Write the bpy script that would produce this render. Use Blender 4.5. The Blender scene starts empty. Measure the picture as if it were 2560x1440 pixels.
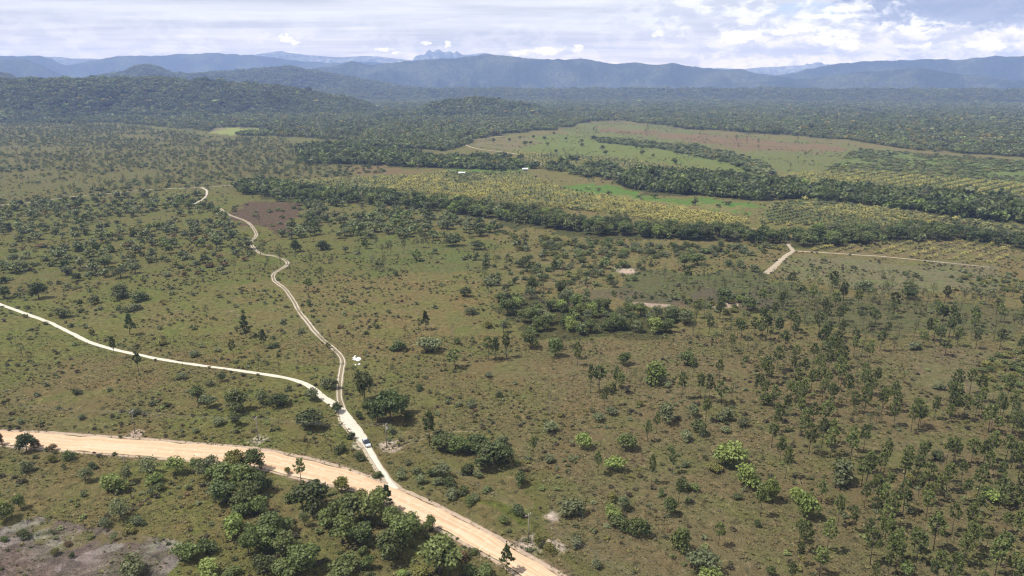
import bpy, math, random
import numpy as np
R = math.radians
random.seed(7)
rng = np.random.default_rng(7)

# ------------------------------------------------------------------ camera, sky, sun, exposure
scn = bpy.context.scene
col = scn.collection
H, F = 120.0, 1775.0                    # drone height (m), focal length in photograph pixels
PIT = math.atan(515 / 1775)             # downward pitch
cam = bpy.data.cameras.new('camera')
cam.sensor_width = 36.0
cam.lens = 36.0 * F / 2560.0
cam.clip_start, cam.clip_end = 1.0, 60000.0
camo = bpy.data.objects.new('camera', cam)
col.objects.link(camo)
camo.location = (0, 0, H)
camo.rotation_euler = (math.pi / 2 - PIT, 0, 0)
scn.camera = camo

SUN_EL, SUN_DIR = R(60), R(13)          # shadows run to the right and a little away
sun = bpy.data.lights.new('sun', 'SUN')
sun.energy, sun.angle, sun.color = 5.0, R(0.53), (1.0, 0.94, 0.84)
suno = bpy.data.objects.new('sun', sun)
col.objects.link(suno)
suno.location = (-300, -80, 600)
suno.rotation_euler = (0, R(90) - SUN_EL, SUN_DIR + math.pi)

scn.view_settings.view_transform = 'Standard'
scn.view_settings.look = 'None'
scn.view_settings.exposure = 0.50
scn.view_settings.gamma = 1.0
scn.view_settings.use_curve_mapping = False
scn.cycles.use_denoising = True
scn.cycles.filter_width = 1.25
scn.cycles.max_bounces = 6
scn.cycles.diffuse_bounces = 3
scn.cycles.volume_bounces = 2
scn.cycles.transparent_max_bounces = 4


class NT:
    """small helper to write node trees"""
    def __init__(self, tree):
        self.t = tree
    def n(self, typ, **kw):
        nd = self.t.nodes.new(typ)
        for k, v in kw.items():
            setattr(nd, k, v)
        return nd
    def put(self, sock, v):
        if isinstance(v, bpy.types.NodeSocket):
            self.t.links.new(v, sock)
        else:
            if sock.type == 'RGBA' and len(v) == 3:
                v = (*v, 1)
            sock.default_value = v
    def m(self, op, a, b=0.0, c=None, clamp=False):
        nd = self.n('ShaderNodeMath', operation=op, use_clamp=clamp)
        self.put(nd.inputs[0], a)
        self.put(nd.inputs[1], b)
        if c is not None:
            self.put(nd.inputs[2], c)
        return nd.outputs[0]
    def ss(self, x, a, b, lo=0.0, hi=1.0):
        nd = self.n('ShaderNodeMapRange', interpolation_type='SMOOTHSTEP')
        self.put(nd.inputs['Value'], x)
        self.put(nd.inputs['From Min'], a); self.put(nd.inputs['From Max'], b)
        self.put(nd.inputs['To Min'], lo); self.put(nd.inputs['To Max'], hi)
        return nd.outputs[0]
    def lin(self, x, a, b, lo, hi):
        nd = self.n('ShaderNodeMapRange')
        self.put(nd.inputs['Value'], x)
        self.put(nd.inputs['From Min'], a); self.put(nd.inputs['From Max'], b)
        self.put(nd.inputs['To Min'], lo); self.put(nd.inputs['To Max'], hi)
        return nd.outputs[0]
    def mix(self, f, a, b, blend='MIX'):
        nd = self.n('ShaderNodeMix', data_type='RGBA', blend_type=blend)
        self.put(nd.inputs[0], f); self.put(nd.inputs[6], a); self.put(nd.inputs[7], b)
        return nd.outputs[2]
    def noise(self, vec, scale, detail=3, rough=0.55, dist=0.0, dim='3D'):
        nd = self.n('ShaderNodeTexNoise', noise_dimensions=dim)
        if vec is not None:
            self.put(nd.inputs['Vector'], vec)
        nd.inputs['Scale'].default_value = scale
        nd.inputs['Detail'].default_value = detail
        nd.inputs['Roughness'].default_value = rough
        nd.inputs['Distortion'].default_value = dist
        return nd.outputs['Fac']
    def xyz(self, x, y, z):
        nd = self.n('ShaderNodeCombineXYZ')
        self.put(nd.inputs[0], x); self.put(nd.inputs[1], y); self.put(nd.inputs[2], z)
        return nd.outputs[0]


def make_world():
    w = bpy.data.worlds.new('World')
    scn.world = w
    w.use_nodes = True
    t = w.node_tree
    t.nodes.clear()
    q = NT(t)
    out = q.n('ShaderNodeOutputWorld')
    bg = q.n('ShaderNodeBackground')
    S = 0.07
    bg.inputs['Strength'].default_value = S
    sky = q.n('ShaderNodeTexSky', sky_type='NISHITA')
    sky.sun_disc = False
    sky.sun_elevation = SUN_EL
    sky.sun_rotation = math.atan2(-math.cos(SUN_DIR), -math.sin(SUN_DIR))
    sky.altitude = 120
    tc = q.n('ShaderNodeTexCoord')
    sp = q.n('ShaderNodeSeparateXYZ')
    t.links.new(tc.outputs['Generated'], sp.inputs[0])
    x, y, z = sp.outputs
    zc = q.m('MAXIMUM', z, 0.0)
    el = q.m('MULTIPLY', q.m('ARCSINE', zc), 180 / math.pi)
    az = q.m('MULTIPLY', q.m('ARCTAN2', x, y), 180 / math.pi)
    # high layer of stratus lying on a plane, thinning overhead
    k = q.m('ADD', zc, 0.045)
    px, py = q.m('DIVIDE', x, k), q.m('DIVIDE', y, k)
    pv = q.xyz(px, py, 0.0)
    n1 = q.noise(q.xyz(q.m('MULTIPLY', px, 0.45), py, 0.0), 0.55, 7, 0.55, 0.6)
    n2 = q.noise(q.xyz(q.m('MULTIPLY', px, 0.35), py, 3.7), 1.9, 6, 0.6, 0.5)
    strat = q.m('ADD', q.m('MULTIPLY', n1, 0.7), q.m('MULTIPLY', n2, 0.3))
    cov = q.m('ADD', strat, q.ss(z, 0.6, 0.05, -0.15, 0.22))
    cover = q.ss(cov, 0.42, 0.62)
    sb = q.ss(strat, 0.36, 0.64)
    strat_col = q.mix(sb, (0.54, 0.545, 0.56), (0.93, 0.90, 0.87))
    strat_col = q.mix(q.ss(z, 0.10, 0.6), strat_col, (0.62, 0.66, 0.76))
    # heaped clouds low over the horizon
    av = q.xyz(az, q.m('MULTIPLY', el, 2.1), 0.0)
    c1 = q.noise(av, 0.20, 8, 0.60, 0.25)
    c2 = q.noise(q.xyz(az, q.m('MULTIPLY', el, 2.1), 9.0), 0.075, 4, 0.5)
    c3 = q.noise(av, 0.55, 7, 0.62, 0.3)
    # regions of sky: heaps to the right, flat sheet to the left
    right = q.ss(az, 2.0, 19.0)
    low = q.ss(el, 5.6, 2.0)
    heap = q.m('ADD', q.m('ADD', q.m('MULTIPLY', c1, 0.75), q.m('MULTIPLY', c2, 0.35)), q.m('MULTIPLY', right, 0.04))
    hm = q.m('MULTIPLY', q.ss(heap, 0.47, 0.56), q.m('MAXIMUM', right, q.m('MULTIPLY', low, 0.5)))
    hcol = q.mix(q.ss(c3, 0.40, 0.60), (0.60, 0.61, 0.65), (1.16, 1.11, 1.06))

    def blob(a0, e0, wa, we):
        da = q.m('DIVIDE', q.m('SUBTRACT', az, a0), wa)
        de = q.m('DIVIDE', q.m('SUBTRACT', el, e0), we)
        return q.m('SUBTRACT', 1.0, q.m('ADD', q.m('MULTIPLY', da, da), q.m('MULTIPLY', de, de)))

    def pxae(u, v):
        X = (u - 1280) / F; Y = -(v - 720) / F
        d = (X, math.cos(PIT) + Y * math.sin(PIT), -math.sin(PIT) + Y * math.cos(PIT))
        return math.degrees(math.atan2(d[0], d[1])), math.degrees(math.atan2(d[2], math.hypot(d[0], d[1])))
    c = q.mix(cover, sky.outputs[0], q.mix(1.0, strat_col, (1 / S, 1 / S, 1 / S), 'MULTIPLY'))
    blue = q.m('MULTIPLY', q.ss(blob(*pxae(2010, 28), 3.2, 0.75), 0.0, 0.9), 0.75)
    c = q.mix(blue, c, (0.50 / S, 0.66 / S, 0.98 / S))
    c = q.mix(q.m('MULTIPLY', hm, 0.85), c, q.mix(1.0, hcol, (1 / S, 1 / S, 1 / S), 'MULTIPLY'))
    c4 = q.noise(q.xyz(az, q.m('MULTIPLY', el, 1.7), 4.0), 0.95, 8, 0.62, 0.4)
    ed = q.m('MULTIPLY', q.m('SUBTRACT', c4, 0.5), 4.2)
    # single bright heads and small puffs
    heads = None
    for (u, v, wa, we) in ((2105, 24, 1.8, 0.36), (2090, 40, 3.0, 0.25), (2320, 62, 2.3, 0.66), (2075, 96, 2.0, 0.62), (1660, 84, 1.6, 0.28),
                           (2125, 112, 1.0, 0.5), (2300, 115, 1.6, 0.4), (2485, 112, 2.4, 0.5), (1360, 126, 1.6, 0.42), (1300, 132, 1.2, 0.3),
                           (1440, 124, 1.1, 0.36), (1845, 92, 1.9, 0.5), 
                           (2560, 70, 1.4, 0.7), (1985, 75, 2.6, 0.4)):
        b = blob(*pxae(u, v), wa, we)
        heads = b if heads is None else q.m('MAXIMUM', heads, b)
    hd = q.ss(q.m('ADD', heads, ed), 0.1, 1.15)
    c5 = q.noise(q.xyz(az, q.m('MULTIPLY', el, 1.5), 8.0), 3.2, 6, 0.6, 0.3)
    puffs = None
    for (u, v, wa, we) in ((714, 95, 0.55, 0.42), (738, 106, 0.42, 0.22), (1066, 107, 0.5, 0.2), (1120, 112, 0.3, 0.32), (960, 124, 0.9, 0.2), (1000, 132, 0.8, 0.2)):
        b = blob(*pxae(u, v), wa, we)
        puffs = b if puffs is None else q.m('MAXIMUM', puffs, b)
    hp = q.ss(q.m('ADD', puffs, q.m('MULTIPLY', q.m('SUBTRACT', c5, 0.5), 4.5)), 0.15, 1.3)
    hd = q.m('MAXIMUM', hd, q.m('MULTIPLY', hp, q.ss(puffs, -0.6, 0.2)))
    c = q.mix(q.m('MULTIPLY', hd, 0.8), c, (1.62 / S, 1.56 / S, 1.48 / S))
    # slate grey cloud base high at the right
    dk = q.ss(q.m('ADD', blob(*pxae(2520, -20), 10.5, 2.5), q.m('MULTIPLY', ed, 0.6)), 0.05, 0.6)
    c = q.mix(q.m('MULTIPLY', dk, 0.85), c, (0.24 / S, 0.28 / S, 0.40 / S))
    # low sky brightened and warmed in colour to offset the blue haze before it
    wz = q.ss(el, 0.5, 5.0, 0.0, 1.0)
    c = q.mix(1.0, c, q.mix(wz, (1.85, 1.52, 1.04), (1.04, 1.02, 0.98)), 'MULTIPLY')
    t.links.new(c, bg.inputs['Color'])
    t.links.new(bg.outputs[0], out.inputs[0])


make_world()

# ------------------------------------------------------------------ helpers: pixels <-> ground, noise, polygons
SP, CP = math.sin(PIT), math.cos(PIT)


def ray(u, v):
    X = (np.asarray(u, float) - 1280) / F
    Y = -(np.asarray(v, float) - 720) / F
    return X, CP + Y * SP, -SP + Y * CP


def gp(u, v):
    """ground point below a photograph pixel (the photograph's own survey of the site)"""
    X, Y, Z = ray(u, v)
    t = H / -Z
    return X * t, Y * t


def px(x, y, z=0.0):
    zz = z - H
    d = y * CP - zz * SP
    up = y * SP + zz * CP
    d = np.where(d < 1.0, 1.0, d)
    return 1280 + F * x / d, 720 - F * up / d


def depth(x, y, z=0.0):
    return y * CP - (z - H) * SP


def _hash(ix, iy, seed):
    h = (ix.astype(np.int64) * 374761393 + iy.astype(np.int64) * 668265263 + seed * 1442695041) & 0xFFFFFFFF
    h = ((h ^ (h >> 13)) * 1274126177) & 0xFFFFFFFF
    h = h ^ (h >> 16)
    return (h & 0xFFFFFF) / float(0xFFFFFF)


def vnoise(x, y, scale, seed=0, octs=4):
    x = np.asarray(x, float) / scale
    y = np.asarray(y, float) / scale
    s, a, tot = 0.0, 1.0, 0.0
    for o in range(octs):
        fx, fy = np.floor(x), np.floor(y)
        tx, ty = x - fx, y - fy
        tx = tx * tx * (3 - 2 * tx); ty = ty * ty * (3 - 2 * ty)
        n = (_hash(fx, fy, seed + o) * (1 - tx) + _hash(fx + 1, fy, seed + o) * tx) * (1 - ty) + \
            (_hash(fx, fy + 1, seed + o) * (1 - tx) + _hash(fx + 1, fy + 1, seed + o) * tx) * ty
        s = s + n * a
        tot += a
        a *= 0.5
        x, y = x * 2.03 + 5.1, y * 2.03 + 1.7
    return s / tot


def inpoly(u, v, poly):
    u = np.asarray(u, float); v = np.asarray(v, float)
    r = np.zeros(u.shape, bool)
    n = len(poly)
    for i in range(n):
        x0, y0 = poly[i]; x1, y1 = poly[(i + 1) % n]
        if y0 == y1:
            continue
        c = ((y0 > v) != (y1 > v)) & (u < (x1 - x0) * (v - y0) / (y1 - y0) + x0)
        r ^= c
    return r


def segdist(x, y, pts):
    d = np.full(np.shape(x), 1e9)
    for (x0, y0), (x1, y1) in zip(pts[:-1], pts[1:]):
        dx, dy = x1 - x0, y1 - y0
        t = np.clip(((x - x0) * dx + (y - y0) * dy) / (dx * dx + dy * dy + 1e-9), 0, 1)
        d = np.minimum(d, np.hypot(x - x0 - t * dx, y - y0 - t * dy))
    return d


def smooth(pts, n=6):
    """Catmull-Rom through the points"""
    P = [np.array(p, float) for p in pts]
    P = [2 * P[0] - P[1]] + P + [2 * P[-1] - P[-2]]
    out = []
    for i in range(1, len(P) - 2):
        a, b, c, d = P[i - 1:i + 3]
        for j in range(n):
            t = j / n
            out.append(0.5 * (2 * b + (c - a) * t + (2 * a - 5 * b + 4 * c - d) * t * t + (3 * b - a - 3 * c + d) * t ** 3))
    out.append(P[-2])
    return [tuple(p) for p in out]


def G(pts):
    return [tuple(float(c) for c in gp(*p)) for p in pts]


def mesh_from(name, verts, faces, mats=(), midx=None, smoothf=False):
    me = bpy.data.meshes.new(name)
    verts = np.asarray(verts, np.float32).reshape(-1, 3)
    if isinstance(faces, np.ndarray):
        nf, k = faces.shape
        me.vertices.add(len(verts)); me.vertices.foreach_set('co', verts.ravel())
        me.loops.add(nf * k); me.loops.foreach_set('vertex_index', faces.astype(np.int32).ravel())
        me.polygons.add(nf)
        me.polygons.foreach_set('loop_start', np.arange(0, nf * k, k, dtype=np.int32))
        me.update(calc_edges=True)
    else:
        me.from_pydata([tuple(map(float, v)) for v in verts], [], faces)
    for m in mats:
        me.materials.append(m)
    if midx is not None:
        me.polygons.foreach_set('material_index', np.asarray(midx, np.int32))
    me.polygons.foreach_set('use_smooth', np.full(len(me.polygons), smoothf))
    me.update()
    return me


def link(name, me, parent=None, loc=None):
    o = bpy.data.objects.new(name, me)
    col.objects.link(o)
    if parent is not None:
        o.parent = parent
    if loc is not None:
        o.location = loc
    return o


def empty(name, loc, rz=0.0):
    o = bpy.data.objects.new(name, None)
    o.empty_display_size = 0.5
    col.objects.link(o)
    o.location = loc
    o.rotation_euler = (0, 0, rz)
    return o


def tag(o, label=None, cat=None, group=None, kind=None):
    if label: o['label'] = label
    if cat: o['category'] = cat
    if group: o['group'] = group
    if kind: o['kind'] = kind
    return o


class MB:
    """mesh builder: boxes, tubes, quads into one mesh"""
    def __init__(self):
        self.v, self.f, self.mi = [], [], []
    def quad(self, a, b, c, d, mi=0):
        n = len(self.v)
        self.v += [a, b, c, d]; self.f.append((n, n + 1, n + 2, n + 3)); self.mi.append(mi)
    def tri(self, a, b, c, mi=0):
        n = len(self.v)
        self.v += [a, b, c]; self.f.append((n, n + 1, n + 2)); self.mi.append(mi)
    def box(self, c, s, mi=0, rz=0.0):
        n = len(self.v)
        ca, sa = math.cos(rz), math.sin(rz)
        for dx, dy, dz in ((-1, -1, -1), (1, -1, -1), (1, 1, -1), (-1, 1, -1), (-1, -1, 1), (1, -1, 1), (1, 1, 1), (-1, 1, 1)):
            x, y, z = dx * s[0] / 2, dy * s[1] / 2, dz * s[2] / 2
            self.v.append((c[0] + x * ca - y * sa, c[1] + x * sa + y * ca, c[2] + z))
        for q in ((0, 3, 2, 1), (4, 5, 6, 7), (0, 1, 5, 4), (1, 2, 6, 5), (2, 3, 7, 6), (3, 0, 4, 7)):
            self.f.append(tuple(n + i for i in q)); self.mi.append(mi)
    def tube(self, pts, rad, sides=6, mi=0, cap=True):
        pts = [np.array(p, float) for p in pts]
        base = len(self.v)
        for i, p in enumerate(pts):
            d = pts[min(i + 1, len(pts) - 1)] - pts[max(i - 1, 0)]
            d = d / (np.linalg.norm(d) + 1e-9)
            a = np.cross(d, (0.31, 0.95, 0.05)); a /= np.linalg.norm(a) + 1e-9
            b = np.cross(d, a)
            r = rad[i] if hasattr(rad, '__len__') else rad
            for s in range(sides):
                th = 2 * math.pi * s / sides
                self.v.append(tuple(p + r * (a * math.cos(th) + b * math.sin(th))))
        for i in range(len(pts) - 1):
            for s in range(sides):
                q = (s + 1) % sides
                self.f.append((base + i * sides + s, base + i * sides + q, base + (i + 1) * sides + q, base + (i + 1) * sides + s))
                self.mi.append(mi)
        if cap:
            self.f.append(tuple(base + (len(pts) - 1) * sides + s for s in range(sides))); self.mi.append(mi)
            self.f.append(tuple(base + s for s in reversed(range(sides)))); self.mi.append(mi)
    def mesh(self, name, mats, smoothf=False):
        return mesh_from(name, self.v, self.f, mats, self.mi, smoothf)


# ------------------------------------------------------------------ materials
def mat(name):
    m = bpy.data.materials.new(name)
    m.use_nodes = True
    t = m.node_tree
    t.nodes.clear()
    return m, NT(t), t


def pbsdf(q, t, colr, rough=0.9, spec=0.2, bump=None, bstr=0.4, bdist=0.3):
    o = q.n('ShaderNodeOutputMaterial')
    b = q.n('ShaderNodeBsdfPrincipled')
    q.put(b.inputs['Base Color'], colr)
    q.put(b.inputs['Roughness'], rough)
    b.inputs['Specular IOR Level'].default_value = spec
    if bump is not None:
        bm = q.n('ShaderNodeBump')
        bm.inputs['Strength'].default_value = bstr
        bm.inputs['Distance'].default_value = bdist
        q.put(bm.inputs['Height'], bump)
        t.links.new(bm.outputs[0], b.inputs['Normal'])
    t.links.new(b.outputs[0], o.inputs[0])
    return b


def plain(name, c, rough=0.6, metal=0.0, vary=0.15, scale=3.0):
    m, q, t = mat(name)
    tc = q.n('ShaderNodeTexCoord')
    n = q.noise(tc.outputs['Object'], scale, 4)
    cc = q.mix(n, tuple(x * (1 - vary) for x in c), tuple(min(1, x * (1 + vary)) for x in c))
    b = pbsdf(q, t, cc, rough, 0.4)
    b.inputs['Metallic'].default_value = metal
    return m


def leaf_mat(name, trans=0.25, island=0.35, rough=0.55, inst=False):
    """foliage: colour from the object, each tree and each leaf clump a little different"""
    m, q, t = mat(name)
    oi = q.n('ShaderNodeObjectInfo')
    ge = q.n('ShaderNodeNewGeometry')
    r1 = q.lin(oi.outputs['Random'], 0, 1, 0.74, 1.26)
    r2 = q.lin(ge.outputs['Random Per Island'], 0, 1, 1 - island, 1 + island)
    f = q.m('MULTIPLY', r1, r2)
    hue = q.m('FRACT', q.m('MULTIPLY', oi.outputs['Random'], 17.31))
    src = oi.outputs['Color']
    if inst:                            # scattered cover: the colour of each plant comes from its scatter point
        src = q.n('ShaderNodeAttribute', attribute_type='INSTANCER', attribute_name='tint').outputs['Color']
    base = q.mix(q.m('MULTIPLY', hue, 0.30), src, (0.105, 0.085, 0.032))
    base = q.mix(1.0, base, q.xyz(f, f, f), 'MULTIPLY')
    o = q.n('ShaderNodeOutputMaterial')
    b = q.n('ShaderNodeBsdfPrincipled')
    q.put(b.inputs['Base Color'], base)
    b.inputs['Roughness'].default_value = rough
    b.inputs['Specular IOR Level'].default_value = 0.25
    tr = q.n('ShaderNodeBsdfTranslucent')
    q.put(tr.inputs['Color'], q.mix(1.0, base, (1.25, 1.35, 0.6), 'MULTIPLY'))
    mx = q.n('ShaderNodeMixShader')
    mx.inputs[0].default_value = trans
    t.links.new(b.outputs[0], mx.inputs[1]); t.links.new(tr.outputs[0], mx.inputs[2])
    t.links.new(mx.outputs[0], o.inputs[0])
    return m


def bark_mat():
    m, q, t = mat('bark')
    tc = q.n('ShaderNodeTexCoord')
    n = q.noise(tc.outputs['Object'], 5.0, 4)
    pbsdf(q, t, q.mix(n, (0.05, 0.04, 0.033), (0.15, 0.125, 0.105)), 0.9, 0.1)
    return m


M_LEAF = leaf_mat('broad_leaves', 0.25)
M_NEEDLE = leaf_mat('pine_needles', 0.30, 0.3)
M_FROND = leaf_mat('palm_fronds', 0.25, 0.3, 0.4)
M_LEAF_I = leaf_mat('broad_leaves_scattered', 0.25, inst=True)
M_NEEDLE_I = leaf_mat('pine_needles_scattered', 0.30, 0.3, inst=True)
M_FROND_I = leaf_mat('palm_fronds_scattered', 0.25, 0.3, 0.4, inst=True)
M_BARK = bark_mat()
M_PALEBARK = plain('pale_bark', (0.22, 0.19, 0.16), 0.9)


def ground_mat():
    m, q, t = mat('savanna_grass')
    tc = q.n('ShaderNodeTexCoord')
    P = tc.outputs['Object']
    at = q.n('ShaderNodeAttribute', attribute_name='soil')
    base = at.outputs['Color']
    n0 = q.noise(P, 0.012, 5, 0.6)
    n1 = q.noise(P, 0.06, 6, 0.62, 0.6)
    n2 = q.noise(P, 0.38, 6, 0.72, 0.5)
    n3 = q.noise(P, 2.4, 4, 0.7)
    # mottling: greener sward, straw, bare purple-brown soil
    g = q.mix(q.ss(n1, 0.46, 0.64, 0, 0.5), base, q.mix(1.0, base, (0.78, 1.10, 0.62), 'MULTIPLY'))
    g = q.mix(q.ss(n1, 0.50, 0.38, 0, 0.4), g, q.mix(1.0, base, (1.06, 0.90, 0.86), 'MULTIPLY'))
    g = q.mix(q.ss(n0, 0.44, 0.64, 0, 0.5), g, q.mix(1.0, g, (1.08, 0.98, 0.94), 'MULTIPLY'))
    g = q.mix(q.ss(n2, 0.53, 0.66, 0, 0.75), g, q.mix(1.0, base, (1.62, 1.54, 1.56), 'MULTIPLY'))
    g = q.mix(q.ss(n2, 0.48, 0.35, 0, 0.9), g, q.mix(1.0, base, (0.42, 0.46, 0.46), 'MULTIPLY'))
    g = q.mix(q.ss(n3, 0.52, 0.36, 0, 0.85), g, q.mix(1.0, g, (0.42, 0.45, 0.42), 'MULTIPLY'))
    g = q.mix(q.ss(n3, 0.54, 0.68, 0, 0.6), g, q.mix(1.0, g, (1.55, 1.45, 1.30), 'MULTIPLY'))
    # sparse pale sandy scrapes
    n4 = q.m('ADD', q.m('MULTIPLY', q.noise(P, 0.10, 4, 0.7, 0.6), 0.55), q.m('MULTIPLY', q.noise(P, 0.9, 5, 0.75, 1.2), 0.45))
    at2 = q.n('ShaderNodeAttribute', attribute_name='sand')
    sd = q.ss(q.m('ADD', n4, q.m('MULTIPLY', at2.outputs['Fac'], 0.42)), 0.72, 0.84, 0, 0.6)
    g = q.mix(sd, g, (0.30, 0.25, 0.20))
    h = q.m('ADD', q.m('MULTIPLY', n3, 0.5), q.m('MULTIPLY', n2, 0.9))
    pbsdf(q, t, g, 0.95, 0.05, h, 1.0, 1.3)
    return m


def road_mat(name, c0, c1, c2, sc=0.5):
    m, q, t = mat(name)
    tc = q.n('ShaderNodeTexCoord')
    at = q.n('ShaderNodeAttribute', attribute_name='across')   # 0..1 across, metres along
    sp = q.n('ShaderNodeSeparateXYZ')
    t.links.new(at.outputs['Vector'], sp.inputs[0])
    ac = sp.outputs[0]
    st = q.noise(q.xyz(q.m('MULTIPLY', ac, 9.0), q.m('MULTIPLY', sp.outputs[1], 0.012), 0.0), 1.0, 5, 0.6, 0.3)
    n1 = q.noise(tc.outputs['Object'], sc, 6, 0.65)
    n2 = q.noise(tc.outputs['Object'], 0.07, 4, 0.6)
    c = q.mix(q.ss(st, 0.40, 0.62), c0, c1)
    c = q.mix(q.ss(n1, 0.50, 0.66, 0, 0.55), c, c2)
    c = q.mix(q.ss(n2, 0.55, 0.70, 0, 0.4), c, q.mix(1.0, c, (0.86, 0.80, 0.76), 'MULTIPLY'))
    fine = q.noise(tc.outputs['Object'], 4.0, 3, 0.7)
    c = q.mix(q.ss(fine, 0.55, 0.35, 0, 0.3), c, q.mix(1.0, c, (0.7, 0.66, 0.62), 'MULTIPLY'))
    pbsdf(q, t, c, 0.95, 0.1, q.m('ADD', n1, fine), 0.5, 0.12)
    return m


def hill_mat(name, dark, light, sc=0.004):
    m, q, t = mat(name)
    tc = q.n('ShaderNodeTexCoord')
    P = tc.outputs['Object']
    n1 = q.noise(P, sc, 6, 0.6)
    n2 = q.noise(P, sc * 12, 5, 0.7)
    c = q.mix(q.ss(n1, 0.42, 0.62), dark, light)
    c = q.mix(q.ss(n2, 0.40, 0.62), q.mix(1.0, c, (0.45, 0.45, 0.5), 'MULTIPLY'), q.mix(1.0, c, (1.35, 1.35, 1.2), 'MULTIPLY'))
    pbsdf(q, t, c, 1.0, 0.0, n2, 1.0, 14.0)
    return m


# ------------------------------------------------------------------ survey: roads and patches traced on the ground
ROAD_FAR = smooth(G([(-150, 1076), (-60, 1078), (0, 1079), (100, 1083), (200, 1090), (330, 1098), (450, 1108), (560, 1117), (640, 1124), (740, 1143),
                     (830, 1165), (908, 1191), (985, 1221), (1060, 1253), (1147, 1297), (1240, 1347), (1300, 1383), (1396, 1439), (1500, 1508), (1600, 1580)]), 4)
ROAD_NEAR = smooth(G([(-150, 1108), (-60, 1110), (0, 1112), (100, 1120), (200, 1128), (320, 1137), (440, 1147), (530, 1154), (640, 1167), (740, 1192),
                      (827, 1211), (912, 1231), (970, 1258), (1012, 1279), (1066, 1306), (1132, 1337), (1186, 1368), (1250, 1404), (1322, 1452), (1400, 1512)]), 4)
WHITE_TRACK = smooth(G([(-120, 722), (-60, 741), (0, 761), (34, 773), (74, 788), (128, 808), (175, 831), (218, 853), (255, 865), (282, 873), (336, 885),
                        (380, 894), (467, 909), (544, 919), (638, 932), (710, 944), (760, 958), (784, 973), (807, 993), (827, 1006), (850, 1026)]), 4)
RUT_TRACK = smooth(G([(551, 521), (571, 536), (615, 553), (636, 574), (640, 590), (628, 605), (636, 622), (655, 635), (689, 641), (717, 653), (716, 664),
                      (699, 674), (684, 686), (686, 702), (712, 722), (732, 749), (749, 779), (783, 823), (806, 848), (840, 877), (856, 900), (853, 925),
                      (850, 950), (848, 989), (856, 1022)]), 4)
FORK_TRACK = smooth(G([(852, 1018), (860, 1036), (874, 1056), (890, 1078), (906, 1098), (928, 1133), (951, 1168), (967, 1195), (986, 1224)]), 4)
FAR_TRACK = smooth(G([(-100, 519), (0, 513), (74, 506), (188, 491), (269, 484), (353, 476), (437, 471), (504, 469), (554, 465), (672, 455), (783, 454)]), 3)
SPUR_TRACK = smooth(G([(504, 469), (517, 477), (512, 494), (484, 511)]), 4)
SAND_LANE = G([(1967, 606), (1982, 627), (1955, 648), (1925, 677), (1912, 684)])
SAND_LANE2 = G([(1978, 627), (2080, 633), (2204, 641), (2338, 654), (2473, 668)])
HILL_TRACK = smooth(G([(1345, 416), (1350, 407), (1310, 389), (1265, 381), (1200, 373), (1168, 364), (1166, 357), (1185, 350), (1215, 345), (1260, 340)]), 3)
FOOT_PATH = smooth(G([(960, 1128), (1000, 1118), (1050, 1100), (1085, 1087), (1130, 1080), (1200, 1078)]), 3)
ALL_TRACKS = [(WHITE_TRACK, 2.4), (RUT_TRACK, 2.2), (FORK_TRACK, 3.2), (FAR_TRACK, 2.5), (SPUR_TRACK, 2.5), (SAND_LANE, 4.0), (SAND_LANE2, 3.0), (HILL_TRACK, 4.0)]
ROAD_POLY = ROAD_FAR + ROAD_NEAR[::-1]

PASTURE1 = [(1215, 346), (1330, 340), (1420, 335), (1560, 350), (1700, 365), (1830, 395), (1880, 427), (1800, 425), (1650, 410), (1500, 395), (1380, 387), (1260, 380), (1175, 366)]
PASTURE2 = [(1490, 305), (1600, 310), (1800, 335), (2000, 350), (2140, 365), (2130, 385), (2040, 438), (1940, 432), (1880, 400), (1800, 372), (1640, 352), (1490, 345), (1400, 325)]
SCRUBFIELD = [(2140, 372), (2560, 402), (2760, 415), (2760, 470), (2560, 455), (2060, 430)]
SMALLFIELD = [(508, 335), (545, 322), (600, 318), (660, 320), (650, 332), (580, 337)]
PALMS = {
    'A': [(690, 455), (880, 448), (1030, 440), (1120, 432), (1300, 432), (1400, 470), (1500, 492), (1700, 523), (1870, 552), (1850, 572), (1700, 562), (1500, 532), (1300, 512), (1150, 494), (1000, 478), (860, 471), (720, 462)],
    'B': [(1290, 380), (1400, 390), (1560, 400), (1700, 420), (1860, 437), (1900, 447), (1800, 447), (1600, 430), (1500, 437), (1400, 428), (1310, 415)],
    'C': [(1960, 440), (2100, 424), (2300, 440), (2560, 462), (2700, 475), (2700, 520), (2560, 505), (2300, 480), (2150, 468), (1960, 458)],
    'D': [(1925, 515), (2000, 500), (2200, 522), (2350, 545), (2560, 572), (2700, 590), (2700, 610), (2560, 600), (2300, 578), (2100, 568), (1890, 562)],
    'E': [(1990, 624), (2100, 615), (2250, 608), (2400, 601), (2520, 610), (2545, 655), (2460, 662), (2200, 637), (2050, 628)],
}
MEADOW = [(1385, 470), (1450, 455), (1550, 468), (1640, 488), (1780, 500), (1910, 517), (1860, 532), (1740, 525), (1600, 503), (1490, 490)]
MEADOW2 = [(1120, 425), (1300, 418), (1330, 428), (1250, 432), (1130, 432)]
BURN1 = [(556, 540), (580, 514), (650, 500), (750, 517), (765, 540), (735, 560), (715, 582), (650, 572), (600, 558)]
BURN2 = [(-120, 1322), (0, 1318), (60, 1312), (118, 1304), (200, 1318), (272, 1330), (350, 1322), (420, 1335), (447, 1360), (440, 1400), (420, 1460), (400, 1520), (-120, 1520)]
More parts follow.
